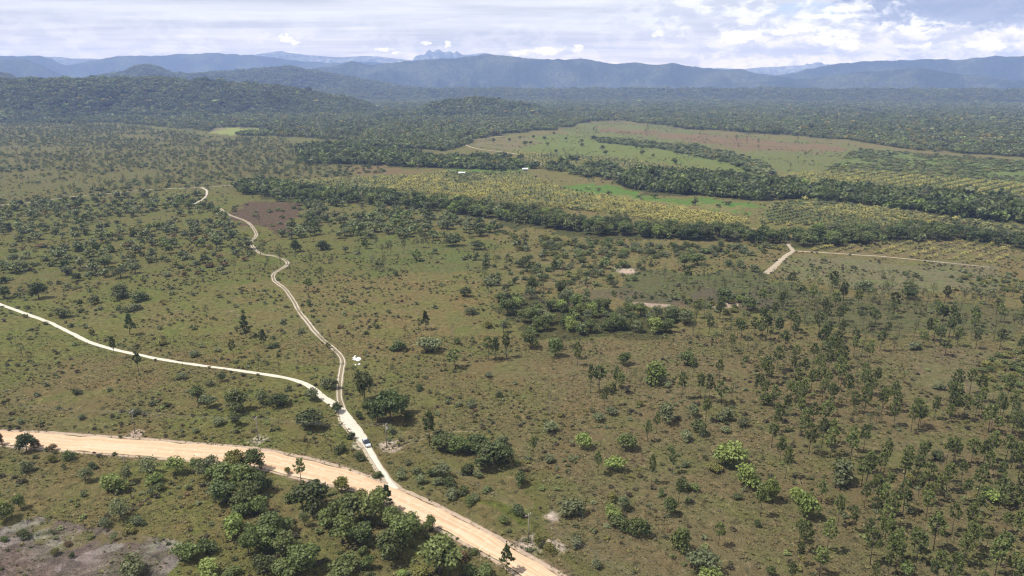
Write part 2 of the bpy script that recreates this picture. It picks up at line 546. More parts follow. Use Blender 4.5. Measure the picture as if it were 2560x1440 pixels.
GALLERY1 = [(585, 470), (640, 458), (700, 462), (800, 478), (900, 488), (1000, 498), (1100, 506), (1200, 514), (1300, 530), (1400, 550), (1500, 565), (1600, 572), (1700, 580), (1800, 586), (1900, 590), (1962, 595),
            (1962, 612), (1850, 607), (1700, 600), (1500, 590), (1350, 570), (1200, 545), (1050, 525), (900, 510), (760, 507), (700, 500), (640, 490), (590, 485)]
GALLERY2 = [(1982, 592), (2100, 582), (2200, 576), (2300, 578), (2400, 590), (2560, 604), (2700, 615), (2700, 640), (2560, 622), (2400, 601), (2250, 606), (2050, 618), (1985, 614)]
GALLERY3 = [(1530, 455), (1600, 428), (1700, 440), (1850, 445), (1960, 462), (2100, 472), (2200, 482), (2350, 492), (2480, 502), (2700, 522), (2700, 580), (2560, 562), (2400, 545), (2300, 530), (2150, 512), (2000, 498), (1900, 503), (1780, 492), (1640, 482), (1560, 468)]
HEDGE = [(1480, 345), (1600, 355), (1750, 370), (1830, 385), (1885, 402), (1935, 428), (1925, 445), (1870, 430), (1815, 405), (1760, 396), (1650, 372), (1500, 357)]
JUNGLE5 = [(740, 370), (900, 360), (1000, 385), (1100, 398), (1250, 408), (1310, 418), (1280, 428), (1150, 423), (1000, 417), (900, 412), (760, 410)]
FOREST = [(-500, 308), (300, 308), (500, 326), (560, 336), (640, 340), (760, 345), (860, 350), (1000, 372), (1100, 378), (1160, 366), (1200, 342), (1400, 322), (1480, 303), (1560, 302), (1700, 320), (1850, 330), (2000, 340), (2140, 352),
          (2300, 377), (2560, 392), (3060, 420), (3060, 224), (-500, 224)]
SAVANNA_FAR = [(-300, 308), (300, 310), (500, 340), (700, 347), (760, 380), (760, 412), (900, 414), (1100, 430), (900, 446), (690, 453), (560, 463), (-300, 535)]
BAND1 = [(-200, 520), (500, 482), (555, 530), (630, 600), (640, 650), (560, 690), (300, 695), (100, 685), (-200, 700)]
BAND2 = [(640, 488), (760, 508), (900, 514), (1100, 540), (1260, 572), (1250, 590), (1100, 602), (900, 597), (760, 602), (690, 600), (720, 575), (770, 550), (760, 520)]
BAND3 = [(1260, 585), (1600, 612), (1900, 615), (1965, 622), (1900, 640), (1750, 655), (1640, 648), (1560, 668), (1400, 650), (1280, 625)]
THICKET = [(1235, 775), (1290, 748), (1380, 735), (1450, 735), (1500, 765), (1560, 788), (1640, 785), (1735, 790), (1740, 815), (1700, 830), (1600, 838), (1500, 836), (1420, 850), (1330, 855), (1300, 810), (1250, 800)]
RING = [(1560, 747), (1700, 737), (1760, 747), (1870, 737), (1905, 762), (1880, 795), (1780, 784), (1600, 770)]
BARE1 = [(1582, 756), (1600, 755), (1622, 757), (1650, 758), (1672, 760), (1676, 766), (1650, 769), (1615, 770), (1598, 765)]
BARE2 = [(1782, 768), (1800, 758), (1822, 753), (1850, 756), (1857, 762), (1850, 768), (1815, 770), (1795, 772)]
STAND_D = [(1900, 935), (2000, 905), (2130, 880), (2230, 930), (2300, 965), (2450, 985), (2560, 1015), (2700, 1100), (2760, 1500), (2190, 1500), (2140, 1330), (2100, 1230), (2000, 1130), (1905, 1060)]
STAND_U = [(1900, 770), (1960, 715), (2150, 700), (2300, 735), (2560, 740), (2760, 800), (2760, 960), (2560, 900), (2420, 870), (2300, 880), (2120, 880), (1900, 910)]
STAND_M = [(1590, 655), (1960, 700), (1900, 745), (1700, 735), (1600, 730)]
RSCRUB = [(2440, 915), (2480, 895), (2560, 875), (2760, 890), (2760, 1040), (2560, 1005), (2470, 975)]
RSCRUB2 = [(2300, 700), (2420, 690), (2560, 690), (2760, 720), (2760, 800), (2560, 740), (2400, 730)]


def on_road(x, y, pad=1.0):
    u, v = px(x, y)
    r = inpoly(x, y, ROAD_POLY)
    r |= segdist(x, y, ROAD_FAR) < pad
    r |= segdist(x, y, ROAD_NEAR) < pad
    for pts, w in ALL_TRACKS:
        r |= segdist(x, y, pts) < w * 0.5 + pad
    return r


# ------------------------------------------------------------------ ground: one sheet to the horizon
def build_ground():
    azf = np.radians(np.linspace(-42, 42, 900))
    azr = np.radians(np.linspace(42, 318, 40))[1:-1]
    az = np.concatenate([azf, azr])
    vv = np.linspace(1500, 211.5, 420)
    rf = [0.0, 25, 55, 85, 110]
    rr = np.concatenate([rf, np.maximum(gp(1280, vv)[1], 0), [15900.0]])
    rr = rr[np.argsort(rr)]
    rr = rr[rr <= 15900.0]
    rr[-1] = 15900.0
    na, nr = len(az), len(rr)
    A, Rr = np.meshgrid(az, rr[1:])
    X, Y = Rr * np.sin(A), Rr * np.cos(A)
    verts = np.concatenate([[[0, 0, 0]], np.stack([X.ravel(), Y.ravel(), np.zeros(X.size)], 1)])
    i = np.arange(nr - 2)[:, None]; j = np.arange(na)[None, :]
    jn = (j + 1) % na
    a = 1 + i * na + j; b = 1 + i * na + jn; c = 1 + (i + 1) * na + jn; d = 1 + (i + 1) * na + j
    quads = np.stack([a, d, c, b], -1).reshape(-1, 4)
    jj = np.arange(na)
    tris = np.stack([np.zeros(na, int), 1 + jj, 1 + (jj + 1) % na], 1)
    tris = np.stack([tris[:, 0], tris[:, 1], tris[:, 2]], 1)
    me = bpy.data.meshes.new('ground')
    V = verts.astype(np.float32)
    me.vertices.add(len(V)); me.vertices.foreach_set('co', V.ravel())
    nl = quads.size + tris.size
    me.loops.add(nl)
    me.loops.foreach_set('vertex_index', np.concatenate([quads.ravel(), tris[:, ::-1].ravel()]).astype(np.int32))
    me.polygons.add(len(quads) + len(tris))
    ls = np.concatenate([np.arange(len(quads)) * 4, quads.size + np.arange(len(tris)) * 3]).astype(np.int32)
    me.polygons.foreach_set('loop_start', ls)
    me.update(calc_edges=True)
    # kind of soil / sward at each vertex
    x, y = V[:, 0].astype(float), V[:, 1].astype(float)
    u, v = px(x, y)
    front = y > 60
    u = np.where(front, u, 5000 + x); v = np.where(front, v, 3000)
    # ragged zone borders
    D = np.maximum(depth(x, y), 60)
    jx = (vnoise(x, y, 30, 11, 4) - 0.5) * 36 * F / D
    jy = (vnoise(x, y, 30, 21, 4) - 0.5) * 16 * F / D
    uj, vj = u + np.clip(jx, -50, 50), v + np.clip(jy, -13, 13)
    C = np.empty((len(V), 3)); C[:] = (0.116, 0.101, 0.044)           # dry brown savanna
    def blend(w, c):
        w = np.clip(w, 0, 1)[:, None]
        C[:] = C * (1 - w) + np.array(c) * w
    ss = lambda t, a, b: (lambda k: k * k * (3 - 2 * k))(np.clip((t - a) / (b - a), 0, 1))
    g1 = vnoise(x, y, 90, 3, 5)
    g2 = vnoise(x, y, 45, 7, 5)
    left = ss(uj, 1300, 500)
    blend((0.25 + 0.6 * left) * ss(g1 + 0.18 * left, 0.46, 0.66), (0.108, 0.110, 0.036))        # greener sward to the left
    blend(ss(g2, 0.50, 0.66) * (0.55 + 0.2 * (1 - left)), (0.128, 0.104, 0.048))                 # rusty grass
    blend(0.6 * ss(vj, 800, 650) * ss(uj, 1500, 1000), (0.088, 0.088, 0.030))
    def zone(poly, c, w=1.0):
        blend(inpoly(uj, vj, poly) * w, c)
    zone([(870, 590), (1250, 600), (1150, 720), (960, 700), (880, 640)], (0.085, 0.095, 0.034), 0.7)
    zone([(600, 700), (1230, 690), (1050, 900), (860, 900), (760, 800)], (0.128, 0.105, 0.045), 0.7)
    zone([(1560, 660), (1960, 695), (2050, 730), (1900, 765), (1700, 748), (1550, 745)], (0.075, 0.080, 0.036), 0.9)  # cloud shadow painted into the ground colour as a darker green zone
    zone([(1880, 730), (2300, 740), (2560, 770), (2560, 830), (2200, 830), (1900, 800)], (0.078, 0.078, 0.038), 0.8)
    zone([(2000, 635), (2200, 650), (2480, 675), (2500, 720), (2200, 720), (1950, 690)], (0.120, 0.112, 0.062), 0.85)
    zone([(2230, 890), (2420, 880), (2480, 960), (2350, 975), (2250, 940)], (0.135, 0.108, 0.062), 0.8)
    zone([(1100, 1245), (1200, 1290), (1340, 1370), (1420, 1440), (1470, 1440), (1330, 1330), (1420, 1190), (1370, 1190), (1280, 1290), (1170, 1260)], (0.080, 0.092, 0.020), 0.8)
    blend(0.6 * ss(uj, 1150, 1500) * ss(vj, 800, 900), (0.117, 0.096, 0.054))
    zone(SAVANNA_FAR, (0.096, 0.088, 0.038), 0.9)
    zone(FOREST, (0.074, 0.074, 0.036), 0.95)
    for p in (GALLERY1, GALLERY2, GALLERY3, JUNGLE5, THICKET):
        zone(p, (0.050, 0.052, 0.022), 0.85)
    zone(PASTURE1, (0.104, 0.122, 0.038))
    zone(PASTURE2, (0.104, 0.112, 0.042))
    zone([(1490, 318), (1800, 338), (2130, 368), (2100, 380), (1880, 378), (1780, 360), (1600, 335), (1500, 330)], (0.136, 0.092, 0.056), 0.9)
    zone([(1200, 346), (1330, 342), (1360, 362), (1270, 378), (1180, 366)], (0.140, 0.100, 0.068), 0.6)
    zone(SCRUBFIELD, (0.098, 0.122, 0.040))
    zone(SMALLFIELD, (0.170, 0.185, 0.062))
    zone([(500, 338), (540, 320), (620, 312), (660, 316), (600, 316), (545, 326)], (0.15, 0.12, 0.085), 0.7)
    for p in PALMS.values():
        zone(p, (0.115, 0.112, 0.040))
    zone(PALMS['C'], (0.104, 0.112, 0.042))
    zone(PALMS['E'], (0.126, 0.106, 0.052))
    zone(MEADOW, (0.078, 0.128, 0.030))
    zone([(1400, 478), (1500, 482), (1640, 502), (1860, 520), (1860, 530), (1740, 524), (1600, 503), (1490, 492)], (0.150, 0.130, 0.055), 0.8)
    zone(MEADOW2, (0.074, 0.122, 0.030))
    zone([(860, 405), (960, 412), (1080, 430), (1020, 440), (900, 445)], (0.130, 0.092, 0.050), 0.8)
    zone([(1860, 560), (1900, 556), (1930, 568), (1890, 574)], (0.20, 0.15, 0.09), 0.9)
    zone(BURN1, (0.078, 0.050, 0.040), 0.85)
    bz = vnoise(x, y, 7, 131, 5); az_ = vnoise(x * 0.5 + y * 0.6, y - x * 0.7, 4.5, 137, 5)
    zone(BURN2, (0.112, 0.088, 0.076), 0.25 + 0.75 * ss(bz, 0.36, 0.50))
    zone(BURN2, (0.25, 0.225, 0.215), 0.55 * ss(az_, 0.52, 0.66))
    zone([(0, 1370), (180, 1380), (420, 1360), (420, 1480), (0, 1480)], (0.080, 0.064, 0.058), 0.75 * ss(bz, 0.60, 0.44))
    zone([(1250, 745), (1560, 735), (1900, 728), (1950, 760), (1900, 775), (1600, 760)], (0.085, 0.068, 0.052), 0.6)
    for p in (BARE1, BARE2):
        blend(inpoly(u + jx * 0.25, v + jy * 0.2, p) * 1.0, (0.30, 0.225, 0.185))
    zone([(2290, 322), (2440, 318), (2520, 324), (2420, 328)], (0.26, 0.19, 0.16), 0.9)
    zone([(2230, 294), (2330, 288), (2360, 296), (2290, 300)], (0.16, 0.11, 0.12), 0.8)
    zone([(1580, 219), (1700, 218), (1680, 223), (1600, 223)], (0.15, 0.17, 0.075), 0.9)
    for (a, b, rx) in ((893, 1113, 3.0), (976, 1116, 4.5), (1323, 1360, 4.0), (1388, 1365, 3.0), (338, 1085, 3.5), (646, 1100, 3.5), (1560, 676, 9), (1380, 1292, 2.5)):
        gx, gy = gp(a, b)
        d = np.hypot(x - gx, (y - gy) * 0.8) / rx + (vnoise(x, y, 2.0, 31, 3) - 0.5) * 0.9
        blend(ss(d, 1.0, 0.6) * 0.9, (0.36, 0.30, 0.25))
    # worn verge along the road
    dr = np.minimum(segdist(x, y, ROAD_FAR), segdist(x, y, ROAD_NEAR))
    vg = vnoise(x, y, 5, 61, 4)
    blend(ss(dr, 3.6, 1.0) * ss(vg, 0.40, 0.56) * 0.75 * (v > 900), (0.20, 0.145, 0.105))
    C *= 1.20
    at = me.attributes.new('soil', 'FLOAT_COLOR', 'POINT')
    at.data.foreach_set('color', np.concatenate([C, np.ones((len(V), 1))], 1).astype(np.float32).ravel())
    sand = np.zeros(len(V))
    for p, w in (([(1180, 640), (1580, 640), (1620, 720), (1500, 760), (1200, 740)], 0.42), ([(420, 720), (640, 740), (620, 800), (450, 790)], 0.4), (BURN2, 0.5),
                 ([(1500, 1350), (1900, 1300), (1900, 1440), (1500, 1440)], 0.42), ([(1700, 1000), (2100, 1050), (2100, 1300), (1800, 1250)], 0.22), ([(1000, 640), (1200, 680), (1100, 740), (980, 720)], 0.35),
                 ([(1950, 640), (2400, 660), (2400, 730), (2000, 720)], 0.24), ([(0, 820), (250, 860), (600, 940), (600, 1040), (0, 1060)], 0.2), ([(1900, 830), (2500, 800), (2560, 880), (1950, 900)], 0.22)):
        sand = np.maximum(sand, inpoly(uj, vj, p) * w)
    sa = me.attributes.new('sand', 'FLOAT', 'POINT')
    sa.data.foreach_set('value', sand.astype(np.float32))
    me.materials.append(ground_mat())
    tag(link('ground', me), kind='structure')


build_ground()


def ribbon(name, L, Rt, m, z, crown=0.0, edge_noise=0.0):
    """road surface between two bank lines of equal length, with ragged margins"""
    n = len(L)
    K = 9
    v, f, ac = [], [], []
    s = 0.0
    for i in range(n):
        l, r = np.array(L[i]), np.array(Rt[i])
        if i:
            s += float(np.linalg.norm((l + r) / 2 - (np.array(L[i - 1]) + np.array(Rt[i - 1])) / 2))
        w = np.linalg.norm(r - l)
        e0 = (vnoise(np.array([s]), np.array([0.0]), 7, 5)[0] - 0.5) * edge_noise / w
        e1 = (vnoise(np.array([s]), np.array([50.0]), 7, 9)[0] - 0.5) * edge_noise / w
        for k in range(K):
            t = k / (K - 1)
            tt = (1 - t) * (0 + e0) + t * (1 + e1)
            p = l + (r - l) * tt
            v.append((p[0], p[1], z + crown * (1 - (2 * t - 1) ** 2)))
            ac.append((t, s, 0))
    for i in range(n - 1):
        for k in range(K - 1):
            a = i * K + k
            f.append((a, a + 1, a + K + 1, a + K))
    me = mesh_from(name, v, f, [m], None, True)
    at = me.attributes.new('across', 'FLOAT_VECTOR', 'POINT')
    at.data.foreach_set('vector', np.array(ac, np.float32).ravel())
    bm_fix(me)
    return tag(link(name, me), kind='structure')


def bm_fix(me):
    """make the faces look up"""
    me.update()
    if len(me.polygons) and me.polygons[len(me.polygons) // 2].normal.z < 0:
        me.flip_normals()


def resample(pts, step):
    P = np.array(pts)
    d = np.r_[0, np.cumsum(np.hypot(*np.diff(P, axis=0).T))]
    n = max(2, int(d[-1] / step))
    s = np.linspace(0, d[-1], n)
    return np.stack([np.interp(s, d, P[:, 0]), np.interp(s, d, P[:, 1])], 1)


def offset_line(pts, off):
    P = np.array(pts)
    T = np.gradient(P, axis=0)
    T /= np.linalg.norm(T, axis=1)[:, None] + 1e-9
    N = np.stack([-T[:, 1], T[:, 0]], 1)
    o = np.asarray(off, float)
    return P + N * (o[:, None] if o.ndim else o)


M_ROAD = road_mat('graded_orange_dirt', (0.43, 0.295, 0.185), (0.51, 0.385, 0.27), (0.56, 0.44, 0.325))
M_WHITE = road_mat('white_marl', (0.46, 0.42, 0.35), (0.54, 0.50, 0.43), (0.36, 0.31, 0.25), 0.8)
M_RUT = road_mat('pale_rut_sand', (0.36, 0.32, 0.27), (0.46, 0.42, 0.36), (0.24, 0.20, 0.16), 0.8)
M_LANE = road_mat('pinkish_sand', (0.27, 0.225, 0.165), (0.36, 0.31, 0.24), (0.19, 0.155, 0.105), 0.3)
M_PATH = road_mat('trodden_path', (0.15, 0.125, 0.075), (0.18, 0.15, 0.09), (0.12, 0.10, 0.06), 0.5)


def build_roads():
    # main road: lines resampled along the far bank
    fa = resample(ROAD_FAR, 2.5)
    na = resample(ROAD_NEAR, 2.5)
    n = max(len(fa), len(na))
    rs = lambda P: np.stack([np.interp(np.linspace(0, 1, n), np.linspace(0, 1, len(P)), P[:, k]) for k in (0, 1)], 1)
    ribbon('dirt_road', rs(fa), rs(na), M_ROAD, 0.05, 0.18, 2.6)
    # berm of graded spoil on the far side
    def berm(name, line, off, w, h, seed):
        P = resample(line, 1.2)
        P = offset_line(P, off)
        T = np.gradient(P, axis=0); T /= np.linalg.norm(T, axis=1)[:, None]
        Nn = np.stack([-T[:, 1], T[:, 0]], 1)
        v, f = [], []
        s = np.arange(len(P)) * 1.2
        hh = np.clip(vnoise(s, s * 0, 6, seed, 4) * 2.4 - 0.85, 0.02, 1.2) * h
        for i in range(len(P)):
            for k, (a, b) in enumerate(((-1, -0.15), (-0.4, 0.7), (0.1, 1.0), (0.5, 0.6), (1, -0.15))):
                j = (random.random() - 0.5) * 0.35
                p = P[i] + Nn[i] * (a * w / 2 + j)
                v.append((p[0], p[1], b * hh[i]))
        for i in range(len(P) - 1):
            for k in range(4):
                a = i * 5 + k
                f.append((a, a + 1, a + 6, a + 5))
        me = mesh_from(name, v, f, [M_BERM], None, False)
        bm_fix(me)
        tag(link(name, me), kind='structure')
    M_BERM = plain('graded_spoil', (0.30, 0.23, 0.17), 0.95, 0, 0.5, 0.6)
    berm('roadside_berm', ROAD_FAR, 0.9, 1.6, 0.45, 41)
    berm('roadside_berm', ROAD_NEAR, -0.7, 1.2, 0.35, 47)

    def simple(name, line, width, m, z, wfun=None, en=0.8, step=2.0):
        P = resample(line, step)
        w = np.full(len(P), width) if wfun is None else wfun(np.linspace(0, 1, len(P)))
        ribbon(name, offset_line(P, w / 2), offset_line(P, -w / 2), m, z, 0.02, en)
    simple('white_track', WHITE_TRACK, 3.4, M_WHITE, 0.030, lambda t: np.interp(t, [0, 0.75, 0.86, 1], [2.3, 2.1, 2.0, 3.4]), 0.9)
    for s in (-1, 1):
        simple('wheel_rut', offset_line(resample(RUT_TRACK, 2.0), s * 0.80), 0.50, M_RUT, 0.024, None, 0.75, 1.5)
    simple('rut_verge', RUT_TRACK, 2.9, M_PATH, 0.012, None, 1.2)
    simple('sandy_junction', FORK_TRACK, 4.0, M_WHITE, 0.040, lambda t: np.interp(t, [0, 0.2, 0.36, 0.5, 0.62, 0.9, 1], [2.6, 4.6, 4.4, 2.6, 1.7, 1.3, 3.0]), 0.9, 1.5)
    simple('sandy_verge', offset_line(resample(FORK_TRACK, 2), -0.5), 4.0, M_LANE, 0.020, lambda t: np.interp(t, [0, 0.2, 0.4, 0.6, 0.9, 1], [3.0, 5.6, 5.2, 3.2, 3.2, 6.5]), 1.0, 1.5)
    simple('far_track', FAR_TRACK, 3.6, M_RUT, 0.05, lambda t: 0.5 + 2.6 * vnoise(t * 400, t * 0, 12, 77, 3), 1.4, 4.0)
    simple('spur_track', SPUR_TRACK, 2.2, M_RUT, 0.06)
    simple('sand_lane', SAND_LANE, 5.0, M_LANE, 0.04, lambda t: np.interp(t, [0, .2, .5, 1], [2, 3.0, 3.6, 4.6]), 2.2)
    simple('sand_lane', SAND_LANE2, 2.4, M_LANE, 0.06, lambda t: 2.6 - 1.4 * t, 1.8)
    simple('hill_track', HILL_TRACK, 4.0, M_LANE, 0.06, None, 1.5, 5.0)
    simple('foot_path', FOOT_PATH, 0.8, M_PATH, 0.02, None, 0.5)
    simple('foot_path', offset_line(resample(FOOT_PATH, 2.0), 2.2), 0.5, M_PATH, 0.02, None, 0.5)


build_roads()


# ------------------------------------------------------------------ hills
def build_ridge(name, D, W, prof, m, rough=0.10, seed=1, detail=26.0, az_pad=0.16, front=0.62, sub=2.6, crag=1.0):
    """a range of hills: skyline profile traced in azimuth, real depth across it. Returns its height function."""
    prof = smooth(prof, 5)
    us = np.array([p[0] for p in prof], float); vs = np.array([p[1] for p in prof], float)
    X, Y, Z = ray(us, vs)
    azp = np.arctan2(X, Y)
    rng_h = np.hypot(X, Y)
    hz = H + D * Z / rng_h
    order = np.argsort(azp)
    azp, hz = azp[order], hz[order]
    a0, a1 = azp[0], azp[-1]

    def height(x, y):
        a = np.arctan2(x, y); r = np.hypot(x, y)
        base = np.interp(a, azp, hz)
        base = base * (1 + crag * 0.10 * (vnoise(a * D, a * 0, detail * 14, seed + 31, 6) - 0.5)) + crag * detail * 0.9 * (vnoise(a * D, a * 0, detail * 3.2, seed + 37, 4) - 0.5)
        t = (r - D) / W
        # spurs and valleys run across the range
        sp = vnoise(x, y * 0.6, detail * 13, seed, 4) - 0.5
        tt = t + sp * 0.6 * np.clip(np.abs(t) * 2.2, 0, 1)
        shp = np.where(tt < 0, np.clip(1 + tt / front, 0, 1), np.clip(1 - tt / 1.0, 0, 1))
        shp = shp * shp * (3 - 2 * shp)
        n = (vnoise(x, y, detail * 5, seed + 9, 5) - 0.55) * rough * np.maximum(base, 20)
        zz = base * shp + n * shp * np.clip(np.abs(t) * 4, 0, 1) - 4.0 * (1 - shp)
        return zz
    na = max(60, int((a1 - a0) * F / sub))
    nr = 44
    A = np.linspace(a0, a1, na)
    T = np.sort(np.concatenate([np.linspace(-front * 1.25, 1.0, nr - 10), np.linspace(-0.1, 0.06, 10)]))
    AA, TT = np.meshgrid(A, T)
    RR = D + TT * W
    x, y = RR * np.sin(AA), RR * np.cos(AA)
    z = height(x, y)
    fz = (vnoise(x, y, detail, seed + 5, 4) - 0.5) * detail * 0.7
    z = z + fz * np.clip((z + 2) / 20, 0, 1)
    nr = len(T)
    i = np.arange(nr - 1)[:, None]; j = np.arange(na - 1)[None, :]
    a = i * na + j
    q = np.stack([a, a + 1, a + na + 1, a + na], -1).reshape(-1, 4)
    me = mesh_from(name, np.stack([x.ravel(), y.ravel(), z.ravel()], 1), q, [m], None, True)
    bm_fix(me)
    tag(link(name, me), kind='structure')
    return height


M_FAR = hill_mat('distant_forest_hills', (0.014, 0.024, 0.012), (0.066, 0.076, 0.036), 0.0022)
M_NEARHILL = hill_mat('forest_floor_hills', (0.022, 0.028, 0.014), (0.040, 0.044, 0.020), 0.004)
M_KARST = hill_mat('haze_pale_karst', (0.17, 0.18, 0.17), (0.27, 0.27, 0.26), 0.001)  # rock colour made paler, with the haze of distance put into it

build_ridge('karst_mountains', 15000, 800, [(-400, 190), (-100, 150), (120, 142), (180, 146), (250, 148), (300, 160), (450, 165), (560, 150), (640, 136), (700, 128), (720, 132), (780, 138), (850, 143), (920, 140), (980, 145), (1030, 150), (1036, 143), (1052, 136), (1060, 137),
            (1072, 125), (1082, 130), (1090, 126), (1098, 123), (1107, 130), (1116, 130), (1126, 128), (1134, 133), (1142, 127), (1155, 136), (1180, 136), (1200, 133), (1228, 135), (1300, 160), (1700, 185), (1760, 178), (1795, 170), (1850, 173), (1900, 169), (1960, 166), (2008, 163), (2017, 158),
            (2024, 161), (2040, 156), (2066, 158), (2080, 166), (2300, 175), (3000, 180)], M_KARST, 0.05, 71, 24, front=0.8, sub=2.0, crag=0.12)
build_ridge('left_mountains', 12300, 1500, [(-500, 165), (-300, 152), (-150, 145), (0, 141), (60, 140), (95, 139), (125, 146), (150, 158), (170, 164), (195, 158), (230, 150), (300, 140), (350, 138), (400, 138), (470, 135), (540, 134), (600, 138), (700, 147), (770, 154), (860, 156), (960, 158), (1060, 164), (1300, 175)],
            M_FAR, 0.34, 81, 28)
build_ridge('left_spur', 10000, 1100, [(-500, 150), (-300, 145), (-100, 144), (0, 147), (40, 147), (75, 152), (110, 166), (140, 181), (170, 194), (200, 204), (260, 212)], M_FAR, 0.34, 87, 26)
build_ridge('central_mountains', 9000, 1500, [(560, 205), (640, 190), (700, 178), (760, 173), (800, 170), (820, 168), (855, 160), (880, 153), (900, 157), (930, 164), (960, 160), (1000, 155), (1060, 149), (1100, 145), (1150, 143), (1220, 139), (1280, 142), (1350, 146), (1400, 149), (1455, 148), (1500, 155), (1540, 160),
            (1600, 158), (1640, 163), (1680, 160), (1700, 163), (1760, 171), (1800, 173), (1850, 174), (1880, 182), (1910, 187), (1940, 188), (1975, 195), (2040, 205)], M_FAR, 0.34, 91, 22)
build_ridge('right_mountains', 10400, 1500, [(1840, 206), (1900, 199), (1940, 190), (1980, 182), (2040, 168), (2110, 158), (2180, 153), (2250, 151), (2300, 149), (2400, 148), (2460, 143), (2480, 141), (2540, 143), (2650, 142), (2800, 150), (3060, 170)], M_FAR, 0.34, 97, 24)
build_ridge('right_foothills', 8300, 900, [(1760, 214), (1900, 205), (2040, 193), (2140, 182), (2240, 176), (2290, 170), (2340, 176), (2420, 188), (2500, 197), (2600, 204), (2800, 207), (3060, 208)], M_FAR, 0.34, 99, 22)
h5 = build_ridge('middle_hills', 6000, 1100, [(150, 222), (200, 206), (250, 191), (310, 183), (328, 174), (345, 167), (360, 164), (385, 165), (405, 172), (420, 179), (445, 185), (500, 187), (550, 183), (600, 181), (660, 176), (720, 169), (760, 175), (800, 181), (860, 190), (930, 204), (1010, 218), (1080, 228)],
                 M_NEARHILL, 0.12, 103, 18)
h5b = build_ridge('middle_hills', 5300, 700, [(-400, 190), (-200, 180), (-60, 176), (0, 184), (30, 191), (65, 206), (100, 216), (140, 226)], M_NEARHILL, 0.12, 107, 18)
h6 = build_ridge('wooded_hill', 3150, 620, [(-500, 214), (-300, 210), (-100, 211), (0, 210), (100, 208), (200, 207), (280, 203), (330, 199), (380, 197), (430, 202), (480, 206), (560, 210), (600, 214), (680, 218), (720, 225), (800, 240), (870, 252), (930, 270), (970, 283), (1000, 294)],
                 M_NEARHILL, 0.10, 111, 15)
h7 = build_ridge('wooded_hill', 2750, 420, [(1000, 294), (1050, 277), (1100, 261), (1150, 252), (1200, 250), (1260, 257), (1310, 266), (1360, 280), (1420, 292)], M_NEARHILL, 0.10, 117, 14)


# ------------------------------------------------------------------ plant shapes
def leaf_quads(rs, pts, out, size, upw=0.35, jit=0.75, aspect=1.0):
    """one small leaf-clump face per point, roughly facing outward"""
    n = len(pts)
    nrm = out + rs.normal(0, jit, (n, 3)) + np.array([0, 0, upw])
    nrm /= np.linalg.norm(nrm, axis=1)[:, None] + 1e-9
    a = np.cross(nrm, rs.normal(0, 1, (n, 3)))
    a /= np.linalg.norm(a, axis=1)[:, None] + 1e-9
    b = np.cross(nrm, a)
    s = (size * rs.uniform(0.6, 1.35, n))[:, None] * 0.5
    bend = nrm * s * 0.35
    v = np.stack([pts - a * s, pts - b * s * aspect + bend * 0.6, pts + a * s - bend * 0.5, pts + b * s * aspect + bend * 0.2], 1)
    return v.reshape(-1, 3), np.arange(n * 4).reshape(n, 4)


def crown_blobs(rs, blobs, n, size):
    """leaf faces spread through a set of lumps (x, y, z, rx, ry, rz)"""
    w = np.array([b[3] * b[4] + b[3] * b[5] for b in blobs]); w /= w.sum()
    k = rs.choice(len(blobs), n, p=w)
    B = np.array(blobs)[k]
    d = rs.normal(0, 1, (n, 3)); d /= np.linalg.norm(d, axis=1)[:, None]
    d[:, 2] = np.where((d[:, 2] < -0.35) & (rs.random(n) < 0.7), -d[:, 2], d[:, 2])
    r = 1 - 0.55 * rs.random(n) ** 1.8
    r *= 1 + rs.normal(0, 0.15, n)
    pts = B[:, :3] + d * r[:, None] * B[:, 3:6]
    return leaf_quads(rs, pts, d, size)


def broad_crown(seed, n, size, flat=0.9, spread=1.05, nb=9, lift=0.30):
    """unit crown: about 1 wide and 1 high with its foot at z=0"""
    rs = np.random.default_rng(seed)
    blobs = []
    for i in range(nb):
        a = rs.uniform(0, 2 * math.pi); rr = 0.30 * math.sqrt(rs.random()) * spread
        z = lift + (0.82 - lift) * rs.random() * (1 - rr * 0.9)
        s = rs.uniform(0.09, 0.23)
        blobs.append((math.cos(a) * rr, math.sin(a) * rr, z, s, s, s * flat))
    blobs.append((0, 0, 0.56, 0.27, 0.27, 0.30 * flat))
    return crown_blobs(rs, blobs, n, size), blobs


def broad_trunk(seed, blobs, th=0.035, sides=5):
    rs = np.random.default_rng(seed + 500)
    mb = MB()
    fork = np.array([rs.normal(0, 0.02), rs.normal(0, 0.02), 0.30])
    mb.tube([(0, 0, -0.03), (fork[0] * 0.5 + rs.normal(0, .01), fork[1] * 0.5, 0.16), fork], [th, th * 0.8, th * 0.62], sides)
    for b in blobs[:6]:
        e = np.array(b[:3]); mid = (fork + e) / 2 + rs.normal(0, 0.025, 3)
        mb.tube([fork, mid, e], [th * 0.5, th * 0.34, th * 0.14], 4, 0, False)
    return mb


def shrub_shape(seed, n, size):
    rs = np.random.default_rng(seed)
    blobs = []
    for i in range(7):
        a = rs.uniform(0, 2 * math.pi); rr = 0.32 * math.sqrt(rs.random())
        s = rs.uniform(0.14, 0.25)
        z = rs.uniform(0.22, 0.72) * (1 - rr)
        blobs.append((math.cos(a) * rr, math.sin(a) * rr, z, s, s, s * 0.95))
    blobs.append((0, 0, 0.40, 0.28, 0.28, 0.34))
    return crown_blobs(rs, blobs, n, size), blobs


